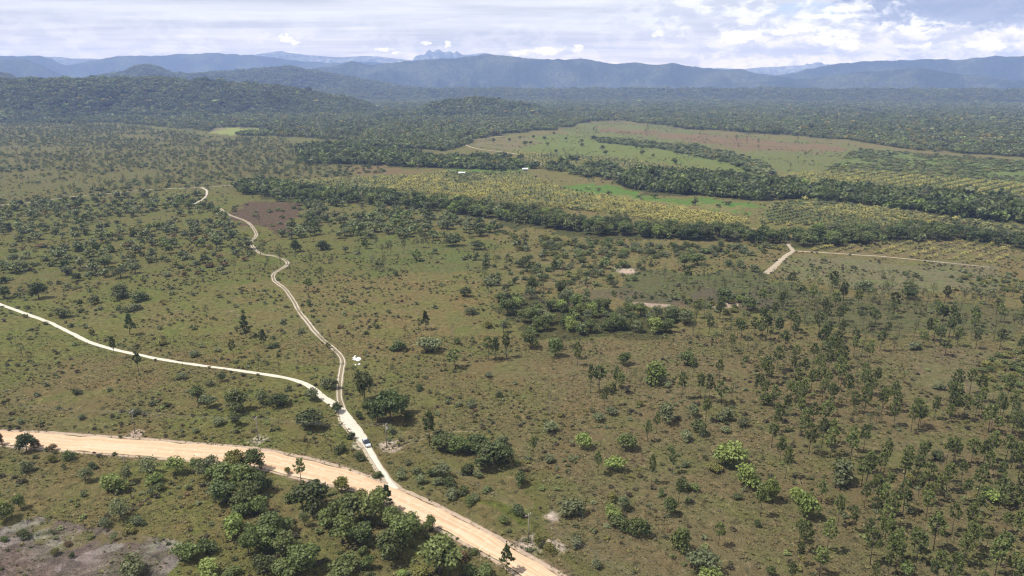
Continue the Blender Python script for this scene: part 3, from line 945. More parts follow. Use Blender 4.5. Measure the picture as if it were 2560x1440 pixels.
def pine_shape(seed, n=420, conical=False):
    """unit pine: 1 high; crown on the upper part, tufts of needles at branch ends"""
    rs = np.random.default_rng(seed)
    mb = MB()
    lean = rs.normal(0, 0.015, 2)
    top = np.array([lean[0] * 2, lean[1] * 2, 0.97])
    mb.tube([(0, 0, -0.02), (lean[0], lean[1], 0.45), (lean[0] * 1.6, lean[1] * 1.6, 0.75), tuple(top)], [0.017, 0.013, 0.008, 0.003], 5)
    pts, outs = [], []
    z0 = 0.30 if conical else rs.uniform(0.42, 0.52)
    nb = 30 if conical else 24
    per = max(4, n // nb)
    for i in range(nb):
        t = (i + rs.random()) / nb
        z = z0 + (0.93 - z0) * t
        rad = (0.25 * (1 - t) ** 0.75 + 0.03) if conical else 0.23 * math.sin(math.pi * (0.20 + 0.72 * t)) ** 0.8
        rad *= rs.uniform(0.65, 1.25)
        a = i * 2.4 + rs.normal(0, 0.4)
        base = np.array([lean[0] * (1 + z), lean[1] * (1 + z), z])
        end = base + np.array([math.cos(a) * rad, math.sin(a) * rad, 0.05 + 0.05 * t])
        mb.tube([base, (base + end) / 2 + np.array([0, 0, -0.01]), end], [0.005, 0.004, 0.002], 3, 0, False)
        for c in range(3):
            f = rs.uniform(0.55, 1.08)
            ctr = base + (end - base) * f + rs.normal(0, 0.012, 3)
            k = max(2, per // 3)
            d = rs.normal(0, 1, (k, 3)); d[:, 2] = d[:, 2] * 0.8 + 0.3
            d /= np.linalg.norm(d, axis=1)[:, None]
            pts.append(ctr + d * (0.045 * rs.uniform(0.3, 1.0, (k, 1)))); outs.append(d)
    pts = np.concatenate(pts); outs = np.concatenate(outs)
    # needle tufts: narrow kite faces lying along their direction
    m = len(pts)
    L = 0.062 * rs.uniform(0.7, 1.3, (m, 1))
    sd = np.cross(outs, rs.normal(0, 1, (m, 3))); sd /= np.linalg.norm(sd, axis=1)[:, None]
    wv = sd * L * 0.38
    v = np.stack([pts - outs * L * 0.4, pts + wv, pts + outs * L * 0.6, pts - wv], 1).reshape(-1, 3)
    return mb, (v, np.arange(m * 4).reshape(m, 4))


def palm_shape(seed, nf=15, segs=4, trunk=0.38):
    """unit palm: about 1 high and 1 wide"""
    rs = np.random.default_rng(seed)
    mb = MB()
    lx, ly = rs.normal(0, 0.02, 2)
    mb.tube([(0, 0, -0.02), (lx, ly, trunk * 0.5), (lx * 1.5, ly * 1.5, trunk)], [0.035, 0.028, 0.024], 5)
    top = np.array([lx * 1.5, ly * 1.5, trunk])
    V, Fc = [], []
    for i in range(nf):
        a = i * 2.399 + rs.normal(0, 0.15)
        up = 0.25 + 1.15 * (i / nf) + rs.normal(0, 0.08)
        L = 0.52 * rs.uniform(0.85, 1.1)
        d = np.array([math.cos(a), math.sin(a), 0])
        sd = np.array([-math.sin(a), math.cos(a), 0])
        p = top.copy(); ang = up
        prev = None
        for s in range(segs + 1):
            w = 0.085 * math.sin(math.pi * min(0.97, 0.15 + 0.85 * s / segs)) + 0.006
            c = len(V)
            V += [p - sd * w + np.array([0, 0, -w * 0.55]), p, p + sd * w + np.array([0, 0, -w * 0.55])]
            if prev is not None:
                Fc += [(prev, prev + 1, c + 1, c), (prev + 1, prev + 2, c + 2, c + 1)]
            prev = c
            p = p + (d * math.cos(ang) + np.array([0, 0, math.sin(ang)])) * L / segs
            ang -= (0.30 + 0.25 * rs.random())
    return mb, (np.array(V), np.array(Fc))


def join_shapes(name, parts):
    """[(verts, faces(list or array), material)] -> one mesh with slots"""
    v, f, mi, mats = [], [], [], []
    n = 0
    for verts, faces, m in parts:
        if m not in mats: mats.append(m)
        k = mats.index(m)
        v += [tuple(map(float, p)) for p in verts]
        for q in faces:
            f.append(tuple(int(i) + n for i in q)); mi.append(k)
        n += len(verts)
    return mesh_from(name, v, f, mats, mi)


TREES, TREES_LO, SHRUBS, SHRUBS_LO, PINES, PINES_LO, PALMM = [], [], [], [], [], [], []
for s in range(6):
    (cv, cf), bl = broad_crown(100 + s, 1900 if s < 4 else 850, 0.066, nb=14)
    tr = broad_trunk(100 + s, bl, 0.03 if s < 4 else 0.038)
    TREES.append((mesh_from('tree_crown', cv, cf, [M_LEAF]), tr.mesh('tree_trunk', [M_BARK], True)))
for s in range(4):
    (cv, cf), bl = broad_crown(140 + s, 170, 0.165, nb=10)
    tr = broad_trunk(140 + s, bl, 0.035, 4)
    TREES_LO.append(join_shapes('tree_shape', [(cv, cf, M_LEAF_I), (tr.v, tr.f, M_BARK)]))
for s in range(5):
    (cv, cf), bl = shrub_shape(200 + s, 1000, 0.080)
    SHRUBS.append(mesh_from('shrub_foliage', cv, cf, [M_LEAF]))
for s in range(4):
    (cv, cf), bl = shrub_shape(240 + s, 120, 0.20)
    SHRUBS_LO.append(mesh_from('shrub_shape', cv, cf, [M_LEAF_I]))
for s in range(7):
    tr, (cv, cf) = pine_shape(300 + s, 1000, s >= 5)
    PINES.append((mesh_from('pine_crown', cv, cf, [M_NEEDLE]), tr.mesh('pine_trunk', [M_BARK], True)))
for s in range(4):
    tr, (cv, cf) = pine_shape(340 + s, 200)
    PINES_LO.append(join_shapes('pine_shape', [(cv, cf, M_NEEDLE_I), (tr.v, tr.f, M_BARK)]))
for s in range(4):
    tr, (cv, cf) = palm_shape(400 + s)
    PALMM.append((mesh_from('palm_crown', cv, cf, [M_FROND]), tr.mesh('palm_trunk', [M_PALEBARK], True)))
PALMM_LO = []
for s in range(4):
    tr, (cv, cf) = palm_shape(420 + s, 12, 3)
    PALMM_LO.append(join_shapes('palm_shape', [(cv, cf, M_FROND_I), (tr.v, tr.f, M_PALEBARK)]))
CANOPY = []
for s in range(5):
    rs = np.random.default_rng(500 + s)
    bl = [(rs.normal(0, 0.2), rs.normal(0, 0.2), rs.uniform(0.35, 0.7), 0.28, 0.28, 0.26) for _ in range(5)] + [(0, 0, 0.45, 0.4, 0.4, 0.42)]
    CANOPY.append(mesh_from('canopy_shape', *crown_blobs(rs, bl, 90, 0.27), [M_LEAF_I]))
TUFT = []
for s in range(4):
    rs = np.random.default_rng(600 + s)
    mb = MB()
    for k in range(9):
        a = rs.uniform(0, 6.28); d = np.array([math.cos(a), math.sin(a), 0]); sd = np.array([-d[1], d[0], 0])
        b = d * 0.12 * rs.random(); e = b + d * rs.uniform(0.2, 0.5) + np.array([0, 0, rs.uniform(0.35, 0.8)])
        mb.quad(tuple(b - sd * .07), tuple(b + sd * .07), tuple(e + sd * .10), tuple(e - sd * .06))
    TUFT.append(mb.mesh('tuft_shape', [M_LEAF_I]))

TONE = {  # base colours of the leaves
    'd': (0.068, 0.092, 0.032), 'g': (0.110, 0.142, 0.046), 'b': (0.195, 0.250, 0.068), 's': (0.142, 0.164, 0.082),
    'o': (0.165, 0.160, 0.046), 'r': (0.150, 0.098, 0.052), 'p': (0.118, 0.146, 0.056), 'q': (0.160, 0.190, 0.068), 'y': (0.31, 0.28, 0.080), 'z': (0.205, 0.208, 0.080),
}
TONE_WORD = {'d': 'dark green', 'g': 'green', 'b': 'bright green', 's': 'grey green', 'o': 'yellowish olive', 'r': 'rusty', 'p': 'dark', 'q': 'olive green', 'y': 'yellow', 'z': 'yellow green'}


# ------------------------------------------------------------------ geometry-node instancer for what nobody could count
def stuff(name, pts, scl, rot, shapes):
    n = len(pts)
    c = bpy.data.collections.new(name + '_shapes')
    for i, sh in enumerate(shapes):
        o = bpy.data.objects.new('%s_shape_%03d' % (name, i), sh)
        c.objects.link(o)
    me = bpy.data.meshes.new(name)
    me.vertices.add(n)
    me.vertices.foreach_set('co', np.asarray(pts, np.float32).ravel())
    a = me.attributes.new('size', 'FLOAT_VECTOR', 'POINT'); a.data.foreach_set('vector', np.asarray(scl, np.float32).ravel())
    a = me.attributes.new('turn', 'FLOAT', 'POINT'); a.data.foreach_set('value', np.asarray(rot, np.float32))
    return me, c


def finish_stuff(name, me, c, var, label=None):
    a = me.attributes.new('pick', 'INT', 'POINT'); a.data.foreach_set('value', np.asarray(var, np.int32))
    g = bpy.data.node_groups.new(name + '_scatter', 'GeometryNodeTree')
    g.interface.new_socket('Geometry', in_out='INPUT', socket_type='NodeSocketGeometry')
    g.interface.new_socket('Geometry', in_out='OUTPUT', socket_type='NodeSocketGeometry')
    N, L = g.nodes, g.links
    gi, go = N.new('NodeGroupInput'), N.new('NodeGroupOutput')
    ip = N.new('GeometryNodeInstanceOnPoints')
    ci = N.new('GeometryNodeCollectionInfo')
    ci.inputs['Collection'].default_value = c
    ci.inputs['Separate Children'].default_value = True
    ci.inputs['Reset Children'].default_value = True
    def attr(nm, dt):
        x = N.new('GeometryNodeInputNamedAttribute'); x.data_type = dt; x.inputs['Name'].default_value = nm
        return x.outputs['Attribute']
    cx = N.new('ShaderNodeCombineXYZ')
    L.new(attr('turn', 'FLOAT'), cx.inputs[2])
    e2r = N.new('FunctionNodeEulerToRotation')
    L.new(cx.outputs[0], e2r.inputs[0])
    L.new(gi.outputs[0], ip.inputs['Points'])
    L.new(ci.outputs[0], ip.inputs['Instance'])
    ip.inputs['Pick Instance'].default_value = True
    L.new(attr('pick', 'INT'), ip.inputs['Instance Index'])
    L.new(e2r.outputs[0], ip.inputs['Rotation'])
    L.new(attr('size', 'FLOAT_VECTOR'), ip.inputs['Scale'])
    L.new(ip.outputs[0], go.inputs[0])
    o = link(name, me)
    md = o.modifiers.new('scatter', 'NODES')
    md.node_group = g
    tag(o, label, kind='stuff')
    return o


def scatter_stuff(name, pts, scl, shapes, tones, tw=None, label=None, toneidx=None):
    n = len(pts)
    if n == 0:
        return
    me, c = stuff(name, pts, scl, rng.uniform(0, 6.283, n), shapes)
    if toneidx is None:
        w = np.array(tw if tw is not None else [1] * len(tones), float)
        toneidx = rng.choice(len(tones), n, p=w / w.sum())
    pal = np.array([(*(TONE[t] if isinstance(t, str) else t), 1.0) for t in tones], np.float32)
    a = me.attributes.new('tint', 'FLOAT_COLOR', 'POINT'); a.data.foreach_set('color', pal[np.asarray(toneidx)].ravel())
    return finish_stuff(name, me, c, rng.integers(0, len(shapes), n), label)


# ------------------------------------------------------------------ planting plan
ITEMS = []          # dict(kind, x, y, w, h, tone, where, hand)
B = lambda i: (lambda x, y: (640 * i + x / 2.572, 880 + y / 2.572, 2.572))
Mq = lambda i: (lambda x, y: ((0, 850, 1700)[i] + x / 2.977, 420 + y / 2.977, 2.977))


def hand(conv, text):
    """each entry: kind tone x y width height, in the crop of the photograph it was surveyed from"""
    for e in text.replace('\n', ' ').split(';'):
        e = e.split()
        if not e: continue
        kd, tn = e[0], e[1]
        cx, cy, w, h = map(float, e[2:6])
        u, v, s = conv(cx, cy)
        x, y = (float(a) for a in gp(u, v))
        ppm = F / depth(x, y)
        dl = math.atan2(H, math.hypot(x, y))
        ww = w / s / ppm
        hh = h / s / ppm / math.cos(dl)
        if kd in 'tb':                       # foreshortened footprint of a round crown is part of its image height
            hh = max(0.62 * ww, 1.12 * hh - 0.36 * ww * math.tan(dl))
        ITEMS.append(dict(kind=kd, x=x, y=y, w=ww, h=hh, tone=tn, hand=True, u=u, v=v))


hand(B(0), '''p d 893 132 58 128; t p 1275 325 105 120; b s 1345 355 110 100; t d 1535 375 170 150; t d 1520 475 95 95; b s 135 458 55 40; b s 527 430 64 40;
t d 172 640 120 125; b r 228 612 60 60; b r 345 632 64 56; b g 450 692 85 72; b r 0 595 50 85; b o 340 708 60 60; b s 175 770 90 90; b d 600 748 64 50; b s 410 752 36 40;
t s 550 832 105 105; b b 725 895 185 135; t s 815 842 95 120; t s 968 782 150 132; t b 1135 775 160 128; t g 1262 765 110 105; t o 1520 765 150 150; b b 1000 842 135 60; b d 1030 885 90 45;
t s 1360 800 170 150; t g 1430 850 190 150; t d 1450 965 200 150; t g 1560 900 190 190; t d 1600 1000 190 180; b b 1500 1172 185 150; b g 1560 1060 140 110;
b g 1200 1342 175 145; b d 1330 1295 135 115; t s 780 1062 150 142; b d 860 1100 100 66; b s 895 1112 90 76; t s 685 1118 95 70; b s 735 1208 50 60; b g 40 1092 150 150; t g 135 1008 80 105; b b 15 1040 80 90;
b d 160 1195 100 50; b o 355 1300 64 56; b r 430 1245 60 40; b d 465 1325 40 40; b s 850 1432 185 150; b b 1340 1440 190 120; b g 1490 1440 120 70; t g 1600 1312 140 170; b g 1620 1180 120 100; t g 1640 760 140 150; t d 1625 880 130 150; b g 30 1215 60 40;
b s 540 925 50 40; b s 970 925 60 70; b o 830 1160 90 60; b s 235 285 50 28; b s 295 220 44 30; b d 490 272 70 26; b s 700 250 46 26; b s 1170 170 80 40; b s 1430 190 60 70; b s 1400 465 90 40; b s 1260 515 60 30; b s 1350 215 70 40; b s 870 400 90 36; b s 980 345 50 40; b d 1060 355 50 40''')
hand(B(1), '''p q 290 850 86 152; b o 208 785 50 56; p d 850 1025 96 150; t d 370 1015 250 200; t o 552 905 110 110; t g 300 1000 130 150; b g 230 960 90 80;
t g 600 1130 250 230; t g 730 1095 240 220; t g 560 1232 220 200; t d 850 1335 220 210; t g 960 1245 220 210; t g 1122 1155 95 110; b o 690 960 110 100; b g 1010 1150 150 130; t g 780 1000 130 130; t g 460 1130 160 140; t d 690 1230 180 150; t g 880 1130 160 150;
t d 30 905 150 150; t g 100 1185 250 180; t g 60 1262 200 160; t g 325 1405 240 190; t s 312 1118 70 110; b g 410 1062 80 60; t g 200 1300 200 170; t d 60 1420 190 130; t g 180 1440 210 130; t g 20 1050 140 130;
t g 1180 1425 300 270; b r 1320 1330 110 70; b g 1400 1300 70 50; b g 560 1425 230 100; b g 720 1392 100 110; p d 1612 1425 100 155; b b 940 1442 90 50; b o 1060 1445 150 70; b g 1390 1440 120 90; b g 690 1300 80 60; b g 1480 1440 140 50;
p d 18 118 44 110; p d 505 80 44 90; b s 470 238 120 92; b s 372 310 100 100; b s 215 248 40 50; t d 518 388 80 74; b d 372 485 210 152; b d 150 350 145 105; b s 40 335 100 120;
t d 700 310 140 190; t d 780 450 135 150; t d 868 445 215 220; t d 935 395 120 130; b d 985 440 76 70; t g 720 400 90 110; t d 860 330 170 110; p d 1115 605 92 200;
t d 1190 625 180 120; t g 1300 645 160 120; t d 1500 740 230 170; t d 1590 720 150 140; b d 1365 785 100 80; b s 1200 800 125 110; b d 1130 797 72 52; b d 1545 640 120 90; t d 1425 640 150 120; b s 1580 600 100 80; b d 1240 860 110 50;
b d 540 645 92 62; b d 670 692 82 56; b s 978 722 54 40; b s 935 775 56 46; b s 1032 785 80 60; b d 780 805 72 46; b d 660 430 60 60; b d 610 560 60 60; b s 940 815 80 60; b s 1060 840 80 70; b s 1180 850 80 60; b g 870 520 80 60; b s 1380 350 80 44; b s 1420 800 80 60; b s 1390 640 70 50;
p q 1282 105 110 112; p p 1495 55 40 60; p p 1540 62 60 70; p p 1610 55 48 66; b s 1230 330 50 40; b s 1300 350 60 40; b d 1050 245 70 20; b s 1500 160 60 40; b s 1560 290 50 50; b d 1330 910 90 50; b s 1260 930 120 60; b s 1400 950 80 50; b d 1240 850 80 60; b g 1370 980 90 70; b g 1600 1100 80 60; b g 1480 900 80 40''')
hand(B(2), '''p q 420 88 58 100; t g 715 82 100 92; b b 925 195 190 165; t g 1130 85 112 100; p p 503 265 50 175; p p 560 252 100 155; p p 668 237 72 130; p q 595 372 50 135; p q 648 347 52 140; p q 790 212 38 105;
d s 238 402 16 140; b s 985 448 155 145; p q 930 522 50 122; p p 1090 302 66 165; p p 1210 300 62 152; p p 1240 320 42 120; p p 1265 322 56 168; p q 1330 188 56 135; p q 1345 338 100 145; p p 1415 308 46 112; p p 1570 282 48 136; p p 1597 296 46 146;
b s 1155 415 80 100; p q 1243 452 72 145; b s 1365 442 112 100; b s 1485 478 82 74; b d 1205 525 120 108; p q 1212 572 40 120; p p 870 577 62 125; b s 1120 565 102 78; b b 445 620 122 122; b g 725 630 145 128; b b 665 758 145 118; p q 135 692 56 138; p p 553 792 62 136; p q 897 852 48 176;
b b 1420 725 240 190; b b 1500 868 172 175; b g 1560 850 100 80; b g 1625 955 125 120; b g 1085 888 92 92; b g 1172 888 84 60; b s 385 1045 175 128; b d 60 855 105 100; b d 40 1055 84 90; b b 640 1060 142 90; b s 720 1015 105 112; b d 690 1135 135 105; b g 812 1190 150 142; b o 640 955 82 64;
b g 1015 1055 104 140; b g 1080 1275 150 178; b s 1230 1395 215 170; b b 1292 1455 165 95; p q 1325 1248 72 142; b s 420 1245 112 72; b s 550 1390 80 70; b d 1450 945 66 50; b d 1570 1125 52 60; b g 960 925 50 60; b g 1015 632 54 46; b g 1630 340 90 90;
b s 560 440 100 60; b s 630 400 90 40; b o 820 350 60 50; b s 1380 520 80 40; b o 1300 770 110 60; b s 1110 740 60 50; b s 250 510 130 60; b s 230 700 90 60; b s 380 700 60 50; b o 160 1240 90 80; b o 250 1280 100 60; b s 990 220 80 50; b s 880 200 70 50; b g 1500 60 40 40; b s 100 700 60 40''')
hand(B(3), '''b b 20 965 125 185; b b 235 1068 170 200; b b 170 960 110 110; b s 470 850 190 200; b b 500 840 90 90; p q 448 1117 76 188; p q 540 1162 64 165; p p 635 1250 70 168; p q 217 1288 104 190; p q 200 1230 70 150; p q 375 1292 90 205; p q 330 1442 110 165; p d 685 1082 74 145;
p q 730 1228 60 160; p q 785 1377 90 200; p q 820 1398 90 190; p q 110 815 70 190; p q 75 715 70 160; p q 22 615 80 150; p q 600 868 95 165; b g 25 1440 70 80; b s 1095 240 80 60; b s 1170 240 60 76; b s 1230 315 60 55; b b 1440 960 160 100; b d 1085 680 110 60; b g 880 1430 110 110''')
hand(Mq(0), '''p d 170 1412 70 105; p d 88 1318 60 90; p d 967 1242 92 148; p d 857 1417 52 160; p d 1015 1432 62 108; p d 1540 1128 56 108; p d 1832 1262 92 164; p d 1966 1332 72 128; p q 1742 1412 62 130; p q 1902 1432 50 74; t d 288 972 135 128; t d 30 972 110 100;
b d 462 1112 135 66; b s 935 1075 56 62; p d 1745 795 52 125; p d 1998 757 42 92; p d 2082 692 56 125; p d 1942 662 60 96; p d 2312 748 42 112; p d 2396 848 52 112; p q 2300 922 76 98; p d 2395 1272 40 50; t d 2200 622 90 96; t d 2400 605 120 70; p d 1590 370 40 90; p d 1930 430 40 85;
b d 570 840 80 70; b s 1270 900 60 40; b s 1660 700 60 40; b s 1000 1060 100 60; b s 560 1320 50 30; b o 690 1245 50 56; b o 1210 1320 90 60; b d 900 960 170 70; b s 1440 1400 90 44; b o 2440 1340 50 50; b g 2300 1020 60 50; b s 2560 1000 50 40; b d 2020 1340 60 40; b s 640 1190 50 40; b s 1440 1200 60 40; b s 2100 1160 60 40; b d 20 860 70 60;
b d 1050 985 140 60; b s 700 1010 90 70''')
hand(Mq(1), '''t s 40 632 60 56; t d 187 602 60 78; p d 272 598 42 78; p d 320 654 40 84; p d 357 652 40 106; p d 377 647 42 108; p d 472 642 44 112; p d 572 592 36 72; t g 570 692 86 88; p s 240 724 50 76; p d 290 775 66 50; b d 415 802 60 54; b d 845 578 150 82; b d 1025 608 112 84;
p s 1102 732 40 92; p d 1236 732 40 74; t d 1366 744 96 88; b d 1447 782 92 62; p d 1592 804 72 112; p d 1656 792 54 102; p d 1716 792 52 92; p d 1782 842 50 98; p d 1866 872 60 102; p d 1912 812 50 92; p d 2076 802 50 76; b d 945 954 104 86; b s 1095 872 92 72; b s 1160 874 74 60; b s 1232 912 64 60; b d 1302 862 54 56;
t d 1428 935 96 130; p d 640 1207 76 134; p d 486 1248 40 70; b d 430 1358 125 92; b s 665 1368 200 140; d s 830 1268 14 116; b g 865 1312 62 62; b s 972 1088 92 60; p p 1105 1422 76 162; p d 1155 1427 82 160; p p 1240 1412 80 168; t s 1215 1225 82 106; b o 1090 1192 72 66; t g 1420 1340 132 138; t g 1600 1405 130 150; p q 1760 1418 72 120;
t g 1250 1090 150 130; t g 1200 1000 110 80; t d 1640 960 100 130; b s 705 640 60 56; b s 130 640 50 30; b s 300 720 60 36''')
hand(Mq(2), '''p d 410 700 30 84; p d 282 842 36 76; p d 316 892 44 84; p d 600 848 40 80; p d 625 860 36 80; p d 695 820 40 70; b s 455 745 80 70; b s 550 775 90 70; t g 130 720 130 90; t g 30 740 110 110; b s 1360 910 150 70; p d 1350 870 60 66; p p 1700 960 110 110; t d 1700 975 130 90; b d 365 730 90 40;
p p 770 1030 70 110; p p 800 1010 60 90; t g 505 1070 150 120; b d 320 985 180 50; b b 455 1000 90 60; p p 1070 1310 60 140; p p 1145 1310 40 100; p p 1445 1205 70 150; p p 1840 1290 60 170; p p 1970 1400 90 120; b s 1740 1350 110 60''')


def polyworld(poly):
    return [tuple(float(c) for c in gp(*p)) for p in poly]


def scatter(poly, spacing, jitter=0.9, thr=0.0, nscale=25, seed=1, maxr=None):
    """jittered grid of points in a patch of ground; thr>0 leaves gaps, in clumps"""
    W = polyworld(poly)
    xs = [p[0] for p in W]; ys = [p[1] for p in W]
    gx = np.arange(min(xs), max(xs), spacing); gy = np.arange(min(ys), max(ys), spacing)
    if len(gx) * len(gy) > 4e6:
        raise RuntimeError('too many')
    X, Y = np.meshgrid(gx, gy)
    X = X.ravel(); Y = Y.ravel()
    X = X + rng.uniform(-0.5, 0.5, X.size) * spacing * jitter
    Y = Y + rng.uniform(-0.5, 0.5, Y.size) * spacing * jitter
    k = inpoly(X, Y, W)
    X, Y = X[k], Y[k]
    u, v = px(X, Y)
    k = (u > -260) & (u < 2820) & (v < 1560)
    if thr > 0:
        k &= vnoise(X, Y, nscale, seed, 3) > thr
    X, Y = X[k], Y[k]
    k = ~on_road(X, Y, 0.8)
    return X[k], Y[k]


HX = np.array([i['x'] for i in ITEMS]); HY = np.array([i['y'] for i in ITEMS]); HW = np.array([i['w'] for i in ITEMS])


def clear_of_hand(x, y, f=0.5):
    k = np.ones(len(x), bool)
    for hx, hy, hw in zip(HX, HY, HW):
        k &= np.hypot(x - hx, y - hy) > hw * f
    return k


def add(kind, poly, spacing, w, h, tones, tw, where, thr=0.0, nscale=25, seed=1, jitter=0.9, clear=True):
    x, y = scatter(poly, spacing, jitter, thr, nscale, seed)
    if clear and len(x):
        k = clear_of_hand(x, y); x, y = x[k], y[k]
    tw = np.array(tw, float); tw /= tw.sum()
    for a, b in zip(x, y):
        s = rng.uniform(0.75, 1.3)
        u, v = px(a, b)
        ITEMS.append(dict(kind=kind, x=float(a), y=float(b), w=w * s * rng.uniform(0.85, 1.15), h=h * s, tone=str(rng.choice(list(tones), p=tw)), hand=False, where=where, u=float(u), v=float(v)))


# the pine stand and its outliers
add('p', STAND_D, 6.6, 3.6, 8.8, 'qp', (3, 1), 'stand', 0.38, 20, 5)
add('p', STAND_U, 10.0, 4.2, 8.6, 'pqd', (3, 2, 1), 'upper', 0.38, 30, 6)
add('p', STAND_M, 15.0, 4.0, 8.8, 'pd', (2, 1), 'green flat', 0.3, 40, 7)
add('p', [(1650, 1080), (2000, 1120), (2150, 1340), (2200, 1500), (1900, 1480), (1700, 1300)], 21.0, 3.2, 8.2, 'qp', (1, 1), 'open', 0.42, 30, 51)
add('p', [(1430, 890), (1900, 880), (1900, 1060), (1760, 1060), (1600, 1000), (1440, 980)], 22.0, 3.6, 8.4, 'pq', (1, 1), 'open', 0.42, 30, 8)
add('p', [(1150, 640), (1560, 660), (1540, 720), (1300, 740), (1150, 720)], 22.0, 4.0, 8.0, 'pd', (2, 1), 'sandy', 0.36, 40, 9)
add('p', [(600, 590), (1250, 610), (1230, 700), (900, 720), (640, 700)], 34.0, 3.8, 8.0, 'd', (1,), 'meadow', 0.42, 50, 10)
add('p', [(1720, 780), (1930, 800), (1930, 930), (1740, 880)], 9.0, 3.6, 8.4, 'pq', (1, 1), 'upper', 0.4, 30, 11)
add('t', PASTURE1, 75.0, 9.0, 9.0, 'dg', (2, 1), 'pasture', 0.42, 90, 25)
add('p', PASTURE2, 95.0, 6.0, 11.0, 'dp', (2, 1), 'pasture', 0.40, 90, 26)
# thickets
add('t', THICKET, 7.4, 6.8, 7.0, 'gdsb', (4, 1, 4, 1.2), 'thicket', 0.36, 18, 12)
add('b', BURN1, 13.0, 5.0, 2.8, 'sdg', (2, 1, 1), 'burn', 0.45, 25, 44)
add('b', RING, 6.0, 4.2, 2.6, 'dso', (2, 2, 1), 'ring', 0.38, 25, 13)
add('b', RSCRUB, 4.4, 4.0, 2.6, 'ozg', (2, 1, 2), 'rscrub', 0.30, 20, 14)
add('b', RSCRUB2, 7.0, 4.2, 2.6, 'osg', (2, 2, 1), 'rscrub', 0.40, 30, 15)
add('b', BAND3, 9.0, 6.2, 4.0, 'sgdo', (3, 2, 2, 1), 'band3', 0.34, 30, 16)
add('t', BAND2, 10.5, 8.6, 6.8, 'sgd', (5, 3, .7), 'band2', 0.36, 30, 17)
add('t', BAND1, 13.5, 7.6, 6.6, 'sgd', (6, 1.5, .5), 'band1', 0.43, 32, 18)
add('b', BAND1, 12.0, 5.0, 3.0, 'sdor', (4, 2, 1, 1), 'band1', 0.40, 40, 19)
add('b', [(-200, 700), (560, 695), (800, 800), (700, 900), (300, 860), (-200, 760)], 16.0, 3.4, 2.2, 'sdo', (3, 2, 1), 'left', 0.46, 30, 20)
add('b', [(560, 690), (1240, 690), (1100, 860), (860, 880), (760, 800)], 20.0, 3.2, 2.0, 'sdr', (3, 2, 1), 'meadow', 0.44, 40, 21)
add('b', [(1150, 640), (1640, 650), (1560, 745), (1250, 745)], 12.0, 4.2, 2.8, 'sdg', (3, 2, 1), 'sandy', 0.42, 40, 22)
add('t', [(1180, 640), (1560, 660), (1545, 760), (1240, 760)], 15.0, 6.0, 5.5, 'sdg', (3, 2, 1), 'sandy', 0.46, 40, 23)
add('b', [(1900, 640), (2560, 690), (2700, 900), (1900, 780)], 22.0, 4.0, 2.4, 'sdo', (3, 2, 1), 'upper', 0.48, 40, 24)
add('t', GALLERY1, 8.5, 10.5, 10.5, 'dgbs', (4, 4, 0.5, 1.2), 'gallery', 0.30, 22, 28)
add('t', GALLERY2, 8.8, 11.0, 9.5, 'dgbs', (4, 4, 0.6, 1.2), 'gallery', 0.28, 22, 29)

# individual things: the 300 that show largest of each kind; the rest goes into one object per kind
SIZE = lambda i: i['w'] * (i['h'] + 0.4 * i['w']) / depth(i['x'], i['y']) ** 2
KINDS = {'p': [], 't': [], 'b': [], 'd': []}
for it in ITEMS:
    if -30 < it['u'] < 2590 and it['v'] < 1475 + it['h'] * 6:
        it['vis'] = 1
    else:
        it['vis'] = 0
    KINDS[it['kind']].append(it)
REST = {}
for kd, lst in KINDS.items():
    lst.sort(key=lambda i: (-i['vis'], -SIZE(i)))
    KINDS[kd], REST[kd] = lst[:300], lst[300:]

# ---------------- labels
WHERE_TEXT = {'stand': 'in the open pine stand at lower right', 'upper': 'in the sparse upper stand on the right', 'green flat': 'on the green flat right of centre', 'open': 'on brown savanna left of the pines',
              'sandy': 'among sandy scrapes in the middle distance', 'meadow': 'on the grassland right of the two-rut track', 'thicket': 'in the dense thicket right of centre', 'pasture': 'alone in the far pasture', 'burn': 'on the burnt red patch beside the upper rut track', 'ring': 'round the two bare pinkish patches',
              'rscrub': 'in the yellowish scrub at the right edge', 'band3': 'in the scrub just before the dark tree line', 'band2': 'in the bush belt right of the burnt red patch', 'band1': 'in the scattered bush belt at left',
              'left': 'on the grassland above the white track', 'gallery': 'in the dark tree line before the palm plantation'}


